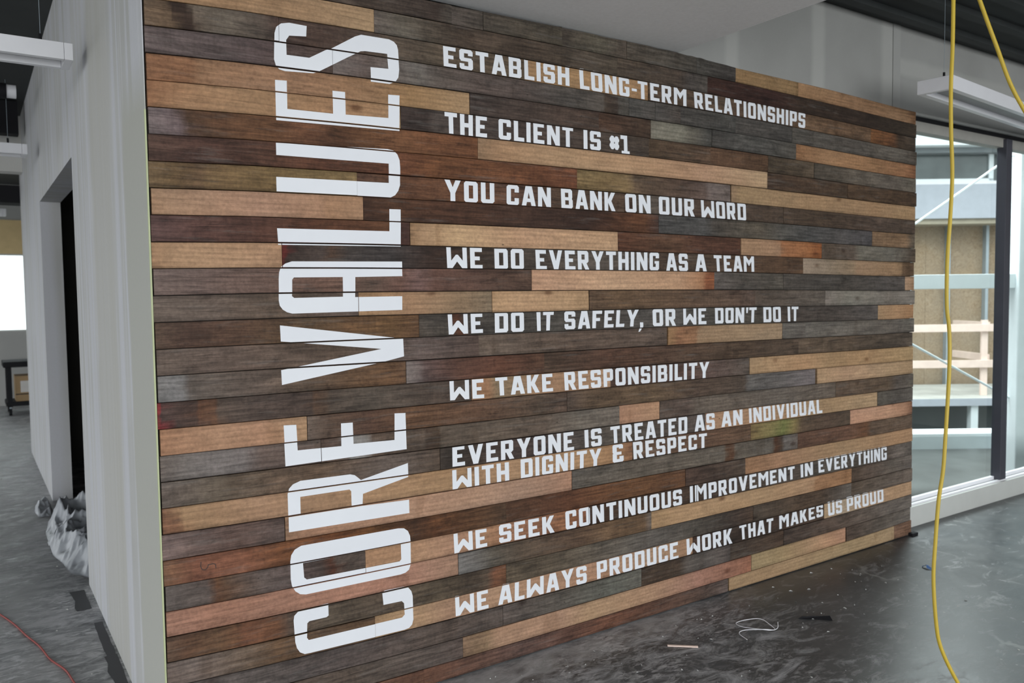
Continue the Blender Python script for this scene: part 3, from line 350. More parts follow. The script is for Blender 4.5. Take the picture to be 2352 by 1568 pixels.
# ---------------------------------------------------------------- materials
class N:
    def __init__(s, name):
        s.m = bpy.data.materials.new(name); s.m.use_nodes = True; s.t = s.m.node_tree; s.n = s.t.nodes
        s.b = s.n['Principled BSDF']; s.out = s.n['Material Output']
    def new(s, t, **kw):
        o = s.n.new(t)
        for k, v in kw.items(): setattr(o, k, v)
        return o
    def l(s, a, b): s.t.links.new(a, b)
    def coord(s, scale=(1, 1, 1), kind='Object', add_random=False):
        tc = s.new('ShaderNodeTexCoord'); src = tc.outputs[kind]
        if add_random:
            oi = s.new('ShaderNodeObjectInfo'); mu = s.new('ShaderNodeVectorMath', operation='SCALE'); mu.inputs[0].default_value = (37, 11, 53)
            s.l(oi.outputs['Random'], mu.inputs['Scale']); ad = s.new('ShaderNodeVectorMath', operation='ADD')
            s.l(src, ad.inputs[0]); s.l(mu.outputs[0], ad.inputs[1]); src = ad.outputs[0]
        mp = s.new('ShaderNodeMapping'); mp.inputs['Scale'].default_value = scale; s.l(src, mp.inputs['Vector']); return mp.outputs[0]
    def noise(s, vec, scale=5, detail=4, rough=.55, dist=0):
        o = s.new('ShaderNodeTexNoise'); o.inputs['Scale'].default_value = scale; o.inputs['Detail'].default_value = detail
        o.inputs['Roughness'].default_value = rough; o.inputs['Distortion'].default_value = dist
        s.l(vec, o.inputs['Vector']); return o.outputs['Fac']
    def ramp(s, fac, stops, interp='LINEAR'):
        r = s.new('ShaderNodeValToRGB'); e = r.color_ramp.elements; r.color_ramp.interpolation = interp
        while len(e) > 1: e.remove(e[-1])
        for i, (p, c) in enumerate(stops):
            if not isinstance(c, (tuple, list)): c = (c, c, c)
            if i == 0: e[0].position = p; e[0].color = (*c, 1)
            else:
                q = e.new(p); q.color = (*c, 1)
        s.l(fac, r.inputs[0]); return r.outputs[0]
    def mix(s, fac, a, b, mode='MIX'):
        o = s.new('ShaderNodeMix', data_type='RGBA', blend_type=mode)
        for k, v in ((0, fac), (6, a), (7, b)):
            if hasattr(v, 'links') or isinstance(v, bpy.types.NodeSocket): s.l(v, o.inputs[k])
            elif k == 0: o.inputs[0].default_value = v
            else: o.inputs[k].default_value = (*v, 1) if len(v) == 3 else v
        return o.outputs[2]
    def math(s, op, a, b=0.0, c=None, clamp=False):
        o = s.new('ShaderNodeMath', operation=op); o.use_clamp = clamp
        for i, v in enumerate((a, b) if c is None else (a, b, c)):
            if isinstance(v, bpy.types.NodeSocket): s.l(v, o.inputs[i])
            else: o.inputs[i].default_value = v
        return o.outputs[0]
    def col(s, v): s.l(v, s.b.inputs['Base Color'])
    def bump(s, h, strength=.2, dist=.01):
        o = s.new('ShaderNodeBump'); o.inputs['Strength'].default_value = strength; o.inputs['Distance'].default_value = dist
        s.l(h, o.inputs['Height']); s.l(o.outputs[0], s.b.inputs['Normal'])
    def rough(s, v):
        if isinstance(v, bpy.types.NodeSocket): s.l(v, s.b.inputs['Roughness'])
        else: s.b.inputs['Roughness'].default_value = v
def plain(name, c, rough=.6, metal=0, var=.06, scale=8, spec=.5):
    n = N(name); v = n.noise(n.coord(), scale, 4)
    n.col(n.mix(n.ramp(v, [(.3, 0), (.7, 1)]), tuple(x*(1-var) for x in c), tuple(min(1, x*(1+var)) for x in c)))
    n.rough(rough); n.b.inputs['Metallic'].default_value = metal; n.b.inputs['Specular IOR Level'].default_value = spec
    return n.m

def wood_material():
    n = N('reclaimed_wood')
    at = n.new('ShaderNodeAttribute', attribute_name='wood'); base = at.outputs['Color']
    v = n.coord((1, 1, 1), add_random=True)
    def mp(sc):
        o = n.new('ShaderNodeMapping'); o.inputs['Scale'].default_value = sc; n.l(v, o.inputs['Vector']); return o.outputs[0]
    lum = n.new('ShaderNodeRGBToBW'); n.l(base, lum.inputs[0])
    dark = n.ramp(lum.outputs[0], [(.08, 1), (.25, 0)])        # 1 on weathered dark boards
    fine = n.noise(mp((3.0, 1, 60)), 3.4, 7, .75, .5)
    grain = n.noise(mp((1.6, 1, 26)), 2.2, 5, .6, 1.4)
    blot = n.noise(mp((1, 1, 2.2)), 6.5, 7, .68, .9)
    wave = n.new('ShaderNodeTexWave', wave_type='BANDS', bands_direction='Z'); n.l(mp((.30, 1, 1.5)), wave.inputs['Vector'])
    wave.inputs['Scale'].default_value = 11; wave.inputs['Distortion'].default_value = 9; wave.inputs['Detail'].default_value = 2.5; wave.inputs['Detail Scale'].default_value = .35
    c = base
    f1 = n.ramp(fine, [(.3, .66), (.5, 1.0), (.70, 1.30)])
    f2 = n.ramp(grain, [(.30, .56), (.5, 1.0), (.72, 1.36)])
    f3 = n.ramp(blot, [(.28, .55), (.5, 1.0), (.72, 1.42)])
    f4 = n.ramp(wave.outputs['Color'], [(0, .86), (.6, 1.03), (1, 1.06)])
    amt = n.math('MULTIPLY_ADD', dark, .62, .36)
    for f, a in ((f1, n.math('MULTIPLY_ADD', dark, .55, .35)), (f2, amt), (f3, amt), (f4, .75)):
        c = n.mix(a, c, f, 'MULTIPLY')
    # open checks, speckle, saw marks and darker smudges
    ch = n.noise(mp((1.6, 1, 75)), 3.2, 5, .6, .4); chm = n.ramp(ch, [(.60, 0), (.66, 1)])
    c = n.mix(n.math('MULTIPLY', chm, n.math('MULTIPLY_ADD', dark, .38, .14)), c, n.mix(1, c, (.30, .27, .25), 'MULTIPLY'))
    sp_ = n.noise(mp((1, 1, 1)), 90, 3, .6); c = n.mix(.8, c, n.ramp(sp_, [(.3, .80), (.5, 1.0), (.7, 1.18)]), 'MULTIPLY')
    sw = n.noise(mp((26, .01, 1.2)), 3.0, 4, .6); c = n.mix(n.math('MULTIPLY_ADD', dark, .22, .15), c, n.ramp(sw, [(.32, .78), (.5, 1.0), (.7, 1.16)]), 'MULTIPLY')
    sm = n.noise(mp((1, 1, 1.5)), 17, 5, .65, .5); c = n.mix(n.math('MULTIPLY', n.ramp(sm, [(.57, 0), (.68, 1)]), n.math('MULTIPLY_ADD', dark, .42, .12)), c, n.mix(1, c, (.50, .46, .42), 'MULTIPLY'))
    # hue drift: grey bloom on the weathered boards, warm drift on all
    hue = n.noise(mp((1, 1, 3)), 3.1, 3)
    c = n.mix(n.ramp(hue, [(.35, 0), (.7, .4)]), c, n.mix(1, c, (1.07, .98, .90), 'MULTIPLY'))
    hs = n.new('ShaderNodeHueSaturation'); hs.inputs['Saturation'].default_value = 1.0; n.l(c, hs.inputs['Color']); c = hs.outputs[0]
    grey = n.noise(mp((1.2, 1, 14)), 3.7, 6, .7)
    gm = n.math('MULTIPLY', n.ramp(grey, [(.56, 0), (.72, .34)]), dark)
    c = n.mix(gm, c, (.19, .175, .16))
    # knots
    vo = n.new('ShaderNodeTexVoronoi', voronoi_dimensions='3D'); vo.inputs['Scale'].default_value = 3.1; n.l(mp((1, .2, 2.0)), vo.inputs['Vector'])
    kn = n.ramp(vo.outputs['Distance'], [(.035, 1), (.06, .7), (.10, .12), (.15, 0)])
    gate = n.new('ShaderNodeSeparateColor'); n.l(vo.outputs['Color'], gate.inputs[0])
    gk = n.math('MULTIPLY', kn, n.math('GREATER_THAN', gate.outputs[0], .30)); gk = n.math('MULTIPLY', gk, .85)
    c = n.mix(gk, c, n.mix(1, c, (.36, .28, .24), 'MULTIPLY'))
    # nail holes
    vh = n.new('ShaderNodeTexVoronoi'); vh.inputs['Scale'].default_value = 9; n.l(mp((1, .1, 1.7)), vh.inputs['Vector'])
    hn = n.ramp(vh.outputs['Distance'], [(.03, 1), (.055, 0)]); g2 = n.new('ShaderNodeSeparateColor'); n.l(vh.outputs['Color'], g2.inputs[0])
    hh = n.math('MULTIPLY', hn, n.math('GREATER_THAN', g2.outputs[1], .62))
    c = n.mix(n.math('MULTIPLY', hh, .8), c, (.03, .025, .02))
    # dark stains crossing the grain where studs sat
    st = n.noise(mp((1, .01, .25)), 6.5, 2, .5)
    c = n.mix(n.ramp(st, [(.66, 0), (.70, .38)]), c, n.mix(1, c, (.62, .56, .50), 'MULTIPLY'))
    n.col(c); n.rough(.72); n.b.inputs['Specular IOR Level'].default_value = .25
    h = n.math('ADD', n.math('MULTIPLY', fine, .6), n.math('MULTIPLY', grain, .6)); n.bump(h, .35, .004)
    return n.m
def paint_material():
    n = N('stencil_paint')
    v = n.coord((1, 1, 1)); a = n.noise(v, 3, 4)
    c = n.mix(n.ramp(a, [(.3, 0), (.7, 1)]), (.76, .78, .82), (.81, .83, .865))
    n.col(c); n.rough(.55); n.b.inputs['Specular IOR Level'].default_value = .3
    mp = n.new('ShaderNodeMapping'); mp.inputs['Scale'].default_value = (4, 1, 16); n.l(v, mp.inputs['Vector'])
    chip = n.noise(mp.outputs[0], 6, 7, .75)
    al = n.ramp(chip, [(.205, 0), (.225, 1)]); n.l(al, n.b.inputs['Alpha'])
    n.bump(n.noise(mp.outputs[0], 12, 3), .15, .002)
    return n.m
def drywall_material(name, streak=False, c0=(.50, .50, .485), c1=(.60, .60, .60), mud=False):
    n = N(name); v = n.coord((1, 1, 1), kind='Object')
    big = n.noise(v, 1.1, 3); c = n.mix(n.ramp(big, [(.35, 0), (.65, 1)]), c0, c1)
    if streak:   # skim-coat bands running up the wall
        mp = n.new('ShaderNodeMapping'); mp.inputs['Scale'].default_value = (1, 3.4, .10); n.l(v, mp.inputs['Vector'])
        a = n.noise(mp.outputs[0], 1.5, 2, .5, .3)
        c = n.mix(n.ramp(a, [(.42, 0), (.47, .85), (.53, .85), (.58, 0)]), c, (.62, .625, .66))
        b = n.noise(mp.outputs[0], 4.2, 3, .55, .2)
        c = n.mix(n.ramp(b, [(.50, 0), (.56, .55), (.62, .0)]), c, (.66, .66, .68))
        sp = n.new('ShaderNodeSeparateXYZ'); n.l(v, sp.inputs[0])
        d = n.math('ADD', sp.outputs[1], n.math('MULTIPLY', n.noise(v, 2.2, 2), .12))
        zg = n.ramp(sp.outputs[2], [(0.0, 1), (.5, 1)])
        band = n.ramp(n.math('DIVIDE', d, 10.0), [(.300, 1), (.3365, 1), (.3395, 0), (1, 0)])
        low = n.ramp(n.math('DIVIDE', sp.outputs[2], 4.0), [(.555, 1), (.60, 0)])
        c = n.mix(n.math('MULTIPLY', band, low), c, (.50, .50, .455))
        bd2 = n.ramp(n.math('DIVIDE', d, 10.0), [(.366, 0), (.37, .7), (.425, .7), (.43, 0)])
        c = n.mix(bd2, c, (.52, .51, .465))
    if mud:      # bare board, lighter taped joints
        sp = n.new('ShaderNodeSeparateXYZ'); n.l(v, sp.inputs[0])
        def band(src, at_, w, jitter=.03):
            q = n.math('ADD', src, n.math('MULTIPLY', n.math('SUBTRACT', n.noise(v, 5, 3), .5), jitter))
            return n.ramp(n.math('ABSOLUTE', n.math('SUBTRACT', q, at_)), [(w*.75, 1), (w*1.5, 0)])
        m_ = band(sp.outputs[0], 3.42, .045)
        for a_, w_ in ((4.16, .05), (4.87, .06)): m_ = n.math('MAXIMUM', m_, band(sp.outputs[0], a_, w_))
        hb = n.math('MULTIPLY', band(sp.outputs[2], 3.02, .045), n.math('GREATER_THAN', sp.outputs[0], 4.85)); m_ = n.math('MAXIMUM', m_, hb)
        c = n.mix(n.math('MULTIPLY', m_, .6), c, (.48, .48, .455))
        sc = n.new('ShaderNodeTexVoronoi'); sc.inputs['Scale'].default_value = 2.6; n.l(v, sc.inputs['Vector'])
        c = n.mix(n.ramp(sc.outputs['Distance'], [(.02, .8), (.035, 0)]), c, (.12, .12, .11))
    f = n.noise(v, 60, 4, .6); c = n.mix(n.ramp(f, [(.3, 0), (.7, .12)]), c, (.4, .4, .38))
    n.col(c); n.rough(.85); n.b.inputs['Specular IOR Level'].default_value = .2
    n.bump(f, .06, .003); return n.m
def floor_material():
    n = N('dusty_polished_concrete'); v = n.coord((1, 1, 1)); sp = n.new('ShaderNodeSeparateXYZ'); n.l(v, sp.inputs[0])
    big = n.noise(v, .9, 5, .6, .5); mid = n.noise(v, 5, 6, .65, .8)
    c = n.mix(n.ramp(big, [(.35, 0), (.65, 1)]), (.040, .046, .050), (.074, .083, .088))
    c = n.mix(n.ramp(mid, [(.42, 0), (.75, .6)]), c, (.12, .122, .12))
    # drifted plaster dust: heavier by the plank wall and on the left of the room
    wallz = n.ramp(n.math('DIVIDE', sp.outputs[1], 3.0), [(.45, .35), (.70, .75), (.90, .95), (.958, 1)])
    nearx = n.ramp(n.math('DIVIDE', sp.outputs[0], 6.0), [(.12, 1), (.45, .9), (.58, .12), (1, .0)])
    leftx = n.ramp(n.math('DIVIDE', n.math('ADD', sp.outputs[0], 2.0), 4.0), [(.55, 1), (.64, 0)])
    patch = n.noise(v, .55, 2); 
    mask = n.math('MULTIPLY', n.math('ADD', n.math('MULTIPLY', wallz, nearx), n.math('MULTIPLY', leftx, .75), clamp=True), 1.0)
    mp = n.new('ShaderNodeMapping'); mp.inputs['Scale'].default_value = (1.0, 2.0, 1); mp.inputs['Rotation'].default_value = (0, 0, -.25); n.l(v, mp.inputs['Vector'])
    dust = n.noise(mp.outputs[0], 4.6, 10, .74, 1.1)
    thr = n.math('SUBTRACT', dust, n.math('MULTIPLY', n.math('SUBTRACT', 1.0, mask), .16))
    dc = n.ramp(thr, [(.41, 0), (.50, .45), (.61, 1)])
    c = n.mix(n.math('MULTIPLY', dc, .9), c, (.52, .52, .53))
    lm = n.noise(v, 2.0, 5, .6); c = n.mix(n.math('MULTIPLY', n.math('MULTIPLY', leftx, n.ramp(lm, [(.30, .10), (.62, 1.0)])), .62), c, (.36, .355, .35))
    skirt = n.ramp(n.math('DIVIDE', n.math('ADD', sp.outputs[1], n.math('MULTIPLY', n.noise(v, 3, 4), .22)), 3.0), [(.915, 0), (.968, .85)])
    sk2 = n.math('MULTIPLY', n.math('MULTIPLY', skirt, nearx), n.ramp(n.noise(mp.outputs[0], 9, 8, .7), [(.36, .25), (.6, 1)]))
    inroom = n.math('LESS_THAN', sp.outputs[1], 2.95)
    c = n.mix(n.math('MULTIPLY', sk2, inroom), c, (.50, .50, .50))
    m3 = n.new('ShaderNodeMapping'); m3.inputs['Scale'].default_value = (1.0, 2.6, 1); m3.inputs['Rotation'].default_value = (0, 0, -.55); n.l(v, m3.inputs['Vector'])
    fd = n.noise(m3.outputs[0], 13, 9, .72, .6); fb = n.noise(v, 2.4, 4, .6)
    fm = n.math('MULTIPLY', n.math('MULTIPLY', wallz, nearx), n.ramp(fb, [(.40, .15), (.58, 1)]))
    c = n.mix(n.math('MULTIPLY', n.ramp(fd, [(.50, 0), (.56, .6), (.64, 1)]), n.math('MULTIPLY', fm, .95)), c, (.62, .62, .63))
    # long scratches and hairline cracks
    cr = n.new('ShaderNodeTexVoronoi', feature='DISTANCE_TO_EDGE'); cr.inputs['Scale'].default_value = 1.15
    mx = n.new('ShaderNodeVectorMath', operation='ADD'); nn = n.new('ShaderNodeTexNoise'); nn.inputs['Scale'].default_value = 3.5; nn.inputs['Detail'].default_value = 6; n.l(v, nn.inputs['Vector'])
    sc = n.new('ShaderNodeVectorMath', operation='SCALE'); sc.inputs['Scale'].default_value = .42; n.l(nn.outputs['Color'], sc.inputs[0]); n.l(v, mx.inputs[0]); n.l(sc.outputs[0], mx.inputs[1]); n.l(mx.outputs[0], cr.inputs['Vector'])
    ck = n.ramp(cr.outputs['Distance'], [(0, 1), (.007, .7), (.016, 0)]); ck = n.math('MULTIPLY', ck, n.ramp(n.noise(v, 1.7, 2), [(.50, 0), (.62, .75)]))
    c = n.mix(ck, c, (.34, .35, .34))
    spk = n.new('ShaderNodeTexVoronoi'); spk.inputs['Scale'].default_value = 16; n.l(v, spk.inputs['Vector'])
    gs = n.new('ShaderNodeSeparateColor'); n.l(spk.outputs['Color'], gs.inputs[0])
    sk = n.math('MULTIPLY', n.ramp(spk.outputs['Distance'], [(.05, 1), (.10, 0)]), n.math('GREATER_THAN', gs.outputs[0], .86))
    c = n.mix(n.math('MULTIPLY', sk, .8), c, (.42, .42, .40))
    n.col(c)
    n.rough(n.math('ADD', n.ramp(mid, [(.3, .30), (.7, .42)]), n.math('MULTIPLY', dc, .3)))
    n.b.inputs['Specular IOR Level'].default_value = .5
    n.bump(n.math('ADD', mid, n.math('MULTIPLY', dc, .3)), .08, .01); return n.m
def glass_material():
    n = N('window_glass'); n.n.remove(n.b)
    tr = n.new('ShaderNodeBsdfTransparent'); tr.inputs[0].default_value = (.95, .985, .975, 1)
    gl = n.new('ShaderNodeBsdfGlossy'); gl.inputs['Roughness'].default_value = .02; gl.inputs[0].default_value = (.9, .95, .95, 1)
    fr = n.new('ShaderNodeFresnel'); fr.inputs[0].default_value = 1.5
    ge = n.new('ShaderNodeNewGeometry'); fb = n.math('MULTIPLY', fr.outputs[0], n.math('SUBTRACT', 1.0, ge.outputs['Backfacing']))
    mx = n.new('ShaderNodeMixShader'); n.l(fb, mx.inputs[0]); n.l(tr.outputs[0], mx.inputs[1]); n.l(gl.outputs[0], mx.inputs[2]); n.l(mx.outputs[0], n.out.inputs[0])
    return n.m
def osb_material():
    n = N('strand_board'); v = n.coord((1, 1, 1))
    a = n.noise(v, 14, 4, .7, 2.5); b = n.noise(v, 3, 3)
    c = n.ramp(a, [(.25, (.17, .11, .065)), (.45, (.30, .21, .125)), (.6, (.37, .275, .18)), (.8, (.46, .37, .265))])
    c = n.mix(n.ramp(b, [(.3, 0), (.7, .35)]), c, (.27, .24, .195)); n.col(c); n.rough(.8); return n.m
def plastic_material():
    n = N('cloudy_plastic_sheet'); v = n.coord((1, 1, 1))
    c = n.mix(n.noise(v, 6, 4), (.30, .32, .35), (.50, .52, .55)); n.col(c); n.rough(.38); n.b.inputs['Alpha'].default_value = .9
    return n.m

WOOD = wood_material(); PAINT = paint_material()
DRY_L = drywall_material('skimmed_drywall', streak=True)
DRY_M = drywall_material('taped_drywall', c0=(.32, .32, .305), c1=(.40, .40, .385), mud=True)
DRY_B = drywall_material('primed_drywall', c0=(.36, .36, .345), c1=(.42, .42, .405))
SOFF = drywall_material('soffit_paint', c0=(.86, .865, .86), c1=(.89, .89, .89))
FLOOR = floor_material(); GLASS = glass_material(); OSB = osb_material(); SHEET = plastic_material()
BACKING = plain('dark_felt_backing', (.018, .016, .014), .95)
DECK = plain('dark_steel_deck', (.030, .034, .034), .7, var=.2, scale=2)
BLACK = plain('black_steel', (.013, .013, .015), .75, spec=.2)
BEAD = plain('green_corner_bead', (.48, .52, .30), .6)
WHITE = plain('white_enamel', (.82, .82, .85), .45, var=.02)
TROUGH = plain('fixture_reflector', (.36, .36, .36), .5)
FRAME_W = plain('white_window_frame', (.60, .61, .58), .4, var=.03)
MULL = plain('dark_anodised_mullion', (.055, .055, .07), .45)
YEL = plain('yellow_cord_jacket', (.50, .355, .03), .5, var=.05)
RED = plain('red_cord_jacket', (.34, .07, .06), .6)
STEEL_W = plain('white_primed_steel', (.78, .84, .86), .5, var=.03)
BLUEGREY = plain('grey_membrane', (.42, .45, .50), .7, var=.05)
PINKWOOD = plain('raw_pink_lumber', (.84, .66, .57), .75)
STUD = plain('galvanised_stud', (.36, .42, .46), .5, .3)
CONC = plain('wet_concrete', (.105, .115, .112), .5, var=.3, scale=1.2)
SLAB = plain('pale_concrete_slab', (.50, .50, .46), .8, var=.15, scale=3)
FASCIA = plain('white_fascia', (.86, .92, .94), .5, var=.02)
DARKGLASS = plain('dim_window_glass', (.10, .12, .12), .15, var=.3, scale=2)
TAN = plain('tan_trim', (.36, .32, .24), .7)
CARD = plain('brown_cardboard', (.34, .23, .12), .85)
PAPER = plain('white_label', (.6, .58, .55), .8)
DIRT = plain('dry_ground', (.30, .30, .28), .9, var=.2, scale=.3)

# ---------------------------------------------------------------- the setting
def struct(name, mb, mat, parent=None):
    o = mb.build(name, mat, parent)
    if parent is None: o['kind'] = 'structure'
    return o
XL, XR, YP, YW = .506, 5.032, 2.8643, 2.964        # plank wall left / right end, plank face, window wall face
struct('floor', MB().box((-8, -8, -.15), (9.5, YW+.14, 0)).box((-8, YW+.14, -.15), (5.3, 15, 0)), FLOOR)
struct('trim_1', MB().box((-60, -60, -1.2), (70, 70, -1.0)), DIRT)['label'] = 'dry ground outside the building'

# wall that carries the reclaimed planks
wall = struct('wall_back', MB().box((XL+.004, YP+.022, 0), (XR-.012, YW-.001, 2.70)), BACKING)
def jz(k, X):
    L = JZ[k]; t = (X-.45)/4.65*(len(L)-1); t = min(max(t, 0), len(L)-1.0001); i = int(t)
    return L[i]+(L[i+1]-L[i])*(t-i)
PK = []      # clip quads for the paint: (x0, x1, row, y)
for row, X0, X1, stops in PLANKS:
    left_end = X0 < .51; right_end = X1 > 5.02
    if left_end: X0 = XL+.0015+random.uniform(0, .007)
    if right_end: X1 += random.uniform(-.010, .008)
    yf = YP+random.uniform(-.0022, .0022); th = .019
    if row == -1: gt, gb = 0.0, .0012
    else: gt, gb = random.uniform(.0007, .0017), random.uniform(.0007, .0017)
    xs = set([round(X0, 4), round(X1, 4)]); n_ = max(2, int((X1-X0)/.06))
    for i in range(n_+1): xs.add(round(X0+(X1-X0)*i/n_, 4))
    for s_ in stops:
        if X0+.004 < s_[0] < X1-.004: xs.add(s_[0])
    xs = sorted(xs); xs = [x for i, x in enumerate(xs) if i == 0 or x-xs[i-1] > .0015 or x == xs[-1]]
    b = .0016; vs = []; cols = []
    def colour(x):
        if x <= stops[0][0]: return stops[0][1:]
        for p, q in zip(stops, stops[1:]):
            if x <= q[0]:
                t = (x-p[0])/max(1e-6, q[0]-p[0]); return [p[i]+(q[i]-p[i])*t for i in (1, 2, 3)]
        return stops[-1][1:]
    tilt = random.uniform(-.0012, .0012)
    NR = 7                                            # grain strips across the face
    sh = [0.0]; 
    for q in range(NR-1): sh.append(sh[-1]+random.uniform(-.010, .010))
    sh = [s_-sum(sh)/NR for s_ in sh]
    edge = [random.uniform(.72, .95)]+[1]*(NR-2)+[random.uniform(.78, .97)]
    for i, x in enumerate(xs):
        zt = jz(row-1, x)-gt; zb = jz(row, x)+gb
        if row == -1: zt += random.choice((0, 0, 0, -.002, .003, .001)) if x < 3.3 else 0
        e = .0005 if i in (0, len(xs)-1) else 0       # tight butt joints
        z0_, z1_ = zb+b+e*.4, zt-b-e*.4
        prof = [(z0_+(z1_-z0_)*q/(NR-1), yf+e+tilt*q/(NR-1)) for q in range(NR)]+[(zt, yf+b+e+tilt), (zt, yf+th), (zb, yf+th), (zb, yf+b+e)]
        for q, (z, y) in enumerate(prof):
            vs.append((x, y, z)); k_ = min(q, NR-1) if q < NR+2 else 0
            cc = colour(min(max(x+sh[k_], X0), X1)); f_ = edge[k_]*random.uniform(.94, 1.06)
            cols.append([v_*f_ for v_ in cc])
    np_ = NR+4; fs = []
    for i in range(len(xs)-1):
        for k in range(np_): fs.append((i*np_+k, (i+1)*np_+k, (i+1)*np_+(k+1) % np_, i*np_+(k+1) % np_))
    fs.append(tuple(range(np_))); fs.append(tuple(range(len(vs)-1, len(vs)-np_-1, -1)))
    ox, oz = X0, jz(row, X0)
    me = bpy.data.meshes.new('plank'); me.from_pydata([(x-ox, y-YP, z-oz) for x, y, z in vs], [], fs)
    ca = me.color_attributes.new('wood', 'FLOAT_COLOR', 'POINT')
    for i, cc in enumerate(cols): ca.data[i].color = (*cc, 1)
    bm = bmesh.new(); bm.from_mesh(me); bmesh.ops.recalc_face_normals(bm, faces=bm.faces[:]); bm.to_mesh(me); bm.free()
    link('plank', me, WOOD, wall, (ox, YP, oz))
    PK.append((X0+(b if left_end else .0002), X1-(b if right_end else .0002), row, yf, tilt, gt, gb, b))

# ---- painted lettering: flat paint on the plank faces, broken at every joint
def clip_poly(poly, a, b, c):            # keep a*x+b*z+c >= 0
    out = []
    for i in range(len(poly)):
        p, q = poly[i], poly[(i+1) % len(poly)]; dp = a*p[0]+b*p[1]+c; dq = a*q[0]+b*q[1]+c
        if dp >= 0: out.append(p)
        if (dp >= 0) != (dq >= 0):
            t = dp/(dp-dq); out.append((p[0]+(q[0]-p[0])*t, p[1]+(q[1]-p[1])*t))
    return out
def on_planks(polys, step=0.0):
    vs, fs = [], []
    x0 = min(p[0] for q in polys for p in q); x1 = max(p[0] for q in polys for p in q)
    z0 = min(p[1] for q in polys for p in q); z1 = max(p[1] for q in polys for p in q)
    for (a, b_, row, yf, tilt, gt, gb, bv) in PK:
        if b_ < x0 or a > x1: continue
        if jz(row, x0) > z1+.03 or jz(row-1, x0) < z0-.03: continue
        # cut the plank face into short spans so its slight bow is followed
        lo, hi = max(a, x0-.001), min(b_, x1+.001); ns = max(1, int((hi-lo)/.15)+1)
        for k in range(ns):
            xa, xb = lo+(hi-lo)*k/ns, lo+(hi-lo)*(k+1)/ns
            if xb-xa < 1e-5: continue
            ta, tb = jz(row-1, xa)-gt-bv, jz(row-1, xb)-gt-bv; ba, bb = jz(row, xa)+gb+bv, jz(row, xb)+gb+bv
            st, sb = (tb-ta)/(xb-xa), (bb-ba)/(xb-xa)
            for pi_, pl in enumerate(polys):
                q = clip_poly(pl, 1, 0, -xa)
                if len(q) > 2: q = clip_poly(q, -1, 0, xb)
                if len(q) > 2: q = clip_poly(q, st, -1, ta-st*xa)
                if len(q) > 2: q = clip_poly(q, -sb, 1, -(ba-sb*xa))
                if len(q) > 2:
                    n = len(vs)
                    for x, z in q:
                        f = (z-jz(row, x))/.089
                        vs.append((x, yf+tilt*f-.0005-step*(pi_ % 9), z))
                    fs.append(tuple(range(n, n+len(q))))
    return vs, fs
def paint_obj(name, label, polys, step=0.0):
    vs, fs = on_planks(polys, step)
    if not fs: return None
    cx = sum(v[0] for v in vs)/len(vs); cz = sum(v[2] for v in vs)/len(vs)
    me = bpy.data.meshes.new(name); me.from_pydata([(x-cx, y-YP, z-cz) for x, y, z in vs], [], fs)
    bm = bmesh.new(); bm.from_mesh(me)
    for f in bm.faces:
        f.normal_update()
        if f.normal.y > 0: f.normal_flip()
    bm.to_mesh(me); bm.free()
    o = link(name, me, PAINT, wall, (cx, YP, cz)); o['label'] = label; return o
def tri_fill(loops):
    bm = bmesh.new(); es = []
    for lp in loops:
        vv = [bm.verts.new((x, 0, z)) for x, z in lp]
        es += [bm.edges.new((vv[i], vv[(i+1) % len(vv)])) for i in range(len(vv))]
    bmesh.ops.triangle_fill(bm, use_beauty=True, use_dissolve=False, edges=es, normal=(0, -1, 0))
    out = [[(v.co.x, v.co.z) for v in f.verts] for f in bm.faces]; bm.free(); return out
for name, loops in BIG:
    place = {'C': 'at the bottom of the tall title', 'S': 'at the top of the tall title'}.get(name, 'of the tall title')
    paint_obj('painted_letter', 'tall white painted letter %s turned on its side, %s' % (name, place), tri_fill(loops))

mk = []                                    # carpenter's scrawl on one orange board, lower left
for ln in MARK:
    for (ax, az), (bx_, bz_) in zip(ln, ln[1:]):
        dx, dz = bx_-ax, bz_-az; L_ = math.hypot(dx, dz); nx_, nz_ = -dz/L_*.0014, dx/L_*.0014
        mk.append([(ax+nx_, az+nz_), (ax-nx_, az-nz_), (bx_-nx_, bz_-nz_), (bx_+nx_, bz_+nz_)])
mo = paint_obj('pencil_mark', 'small dark hand-drawn mark on an orange-brown plank', mk, .00004)
mo.data.materials.clear(); mo.data.materials.append(plain('pencil_black', (.05, .035, .03), .8))
def bar(x0, x1, y0, y1, ch='', c=.09):
    p = []
    p += [(x0, y0+c), (x0+c, y0)] if 'a' in ch else [(x0, y0)]        # a bottom left, b bottom right, c top right, d top left
    p += [(x1-c, y0), (x1, y0+c)] if 'b' in ch else [(x1, y0)]
    p += [(x1, y1-c), (x1-c, y1)] if 'c' in ch else [(x1, y1)]
    p += [(x0+c, y1), (x0, y1-c)] if 'd' in ch else [(x0, y1)]
    return p
s_, t_ = .24, .19
def dg(x0, x1, y0, y1, w=.25): return [(x0, y0), (x0+w, y0), (x1+w, y1), (x1, y1)]
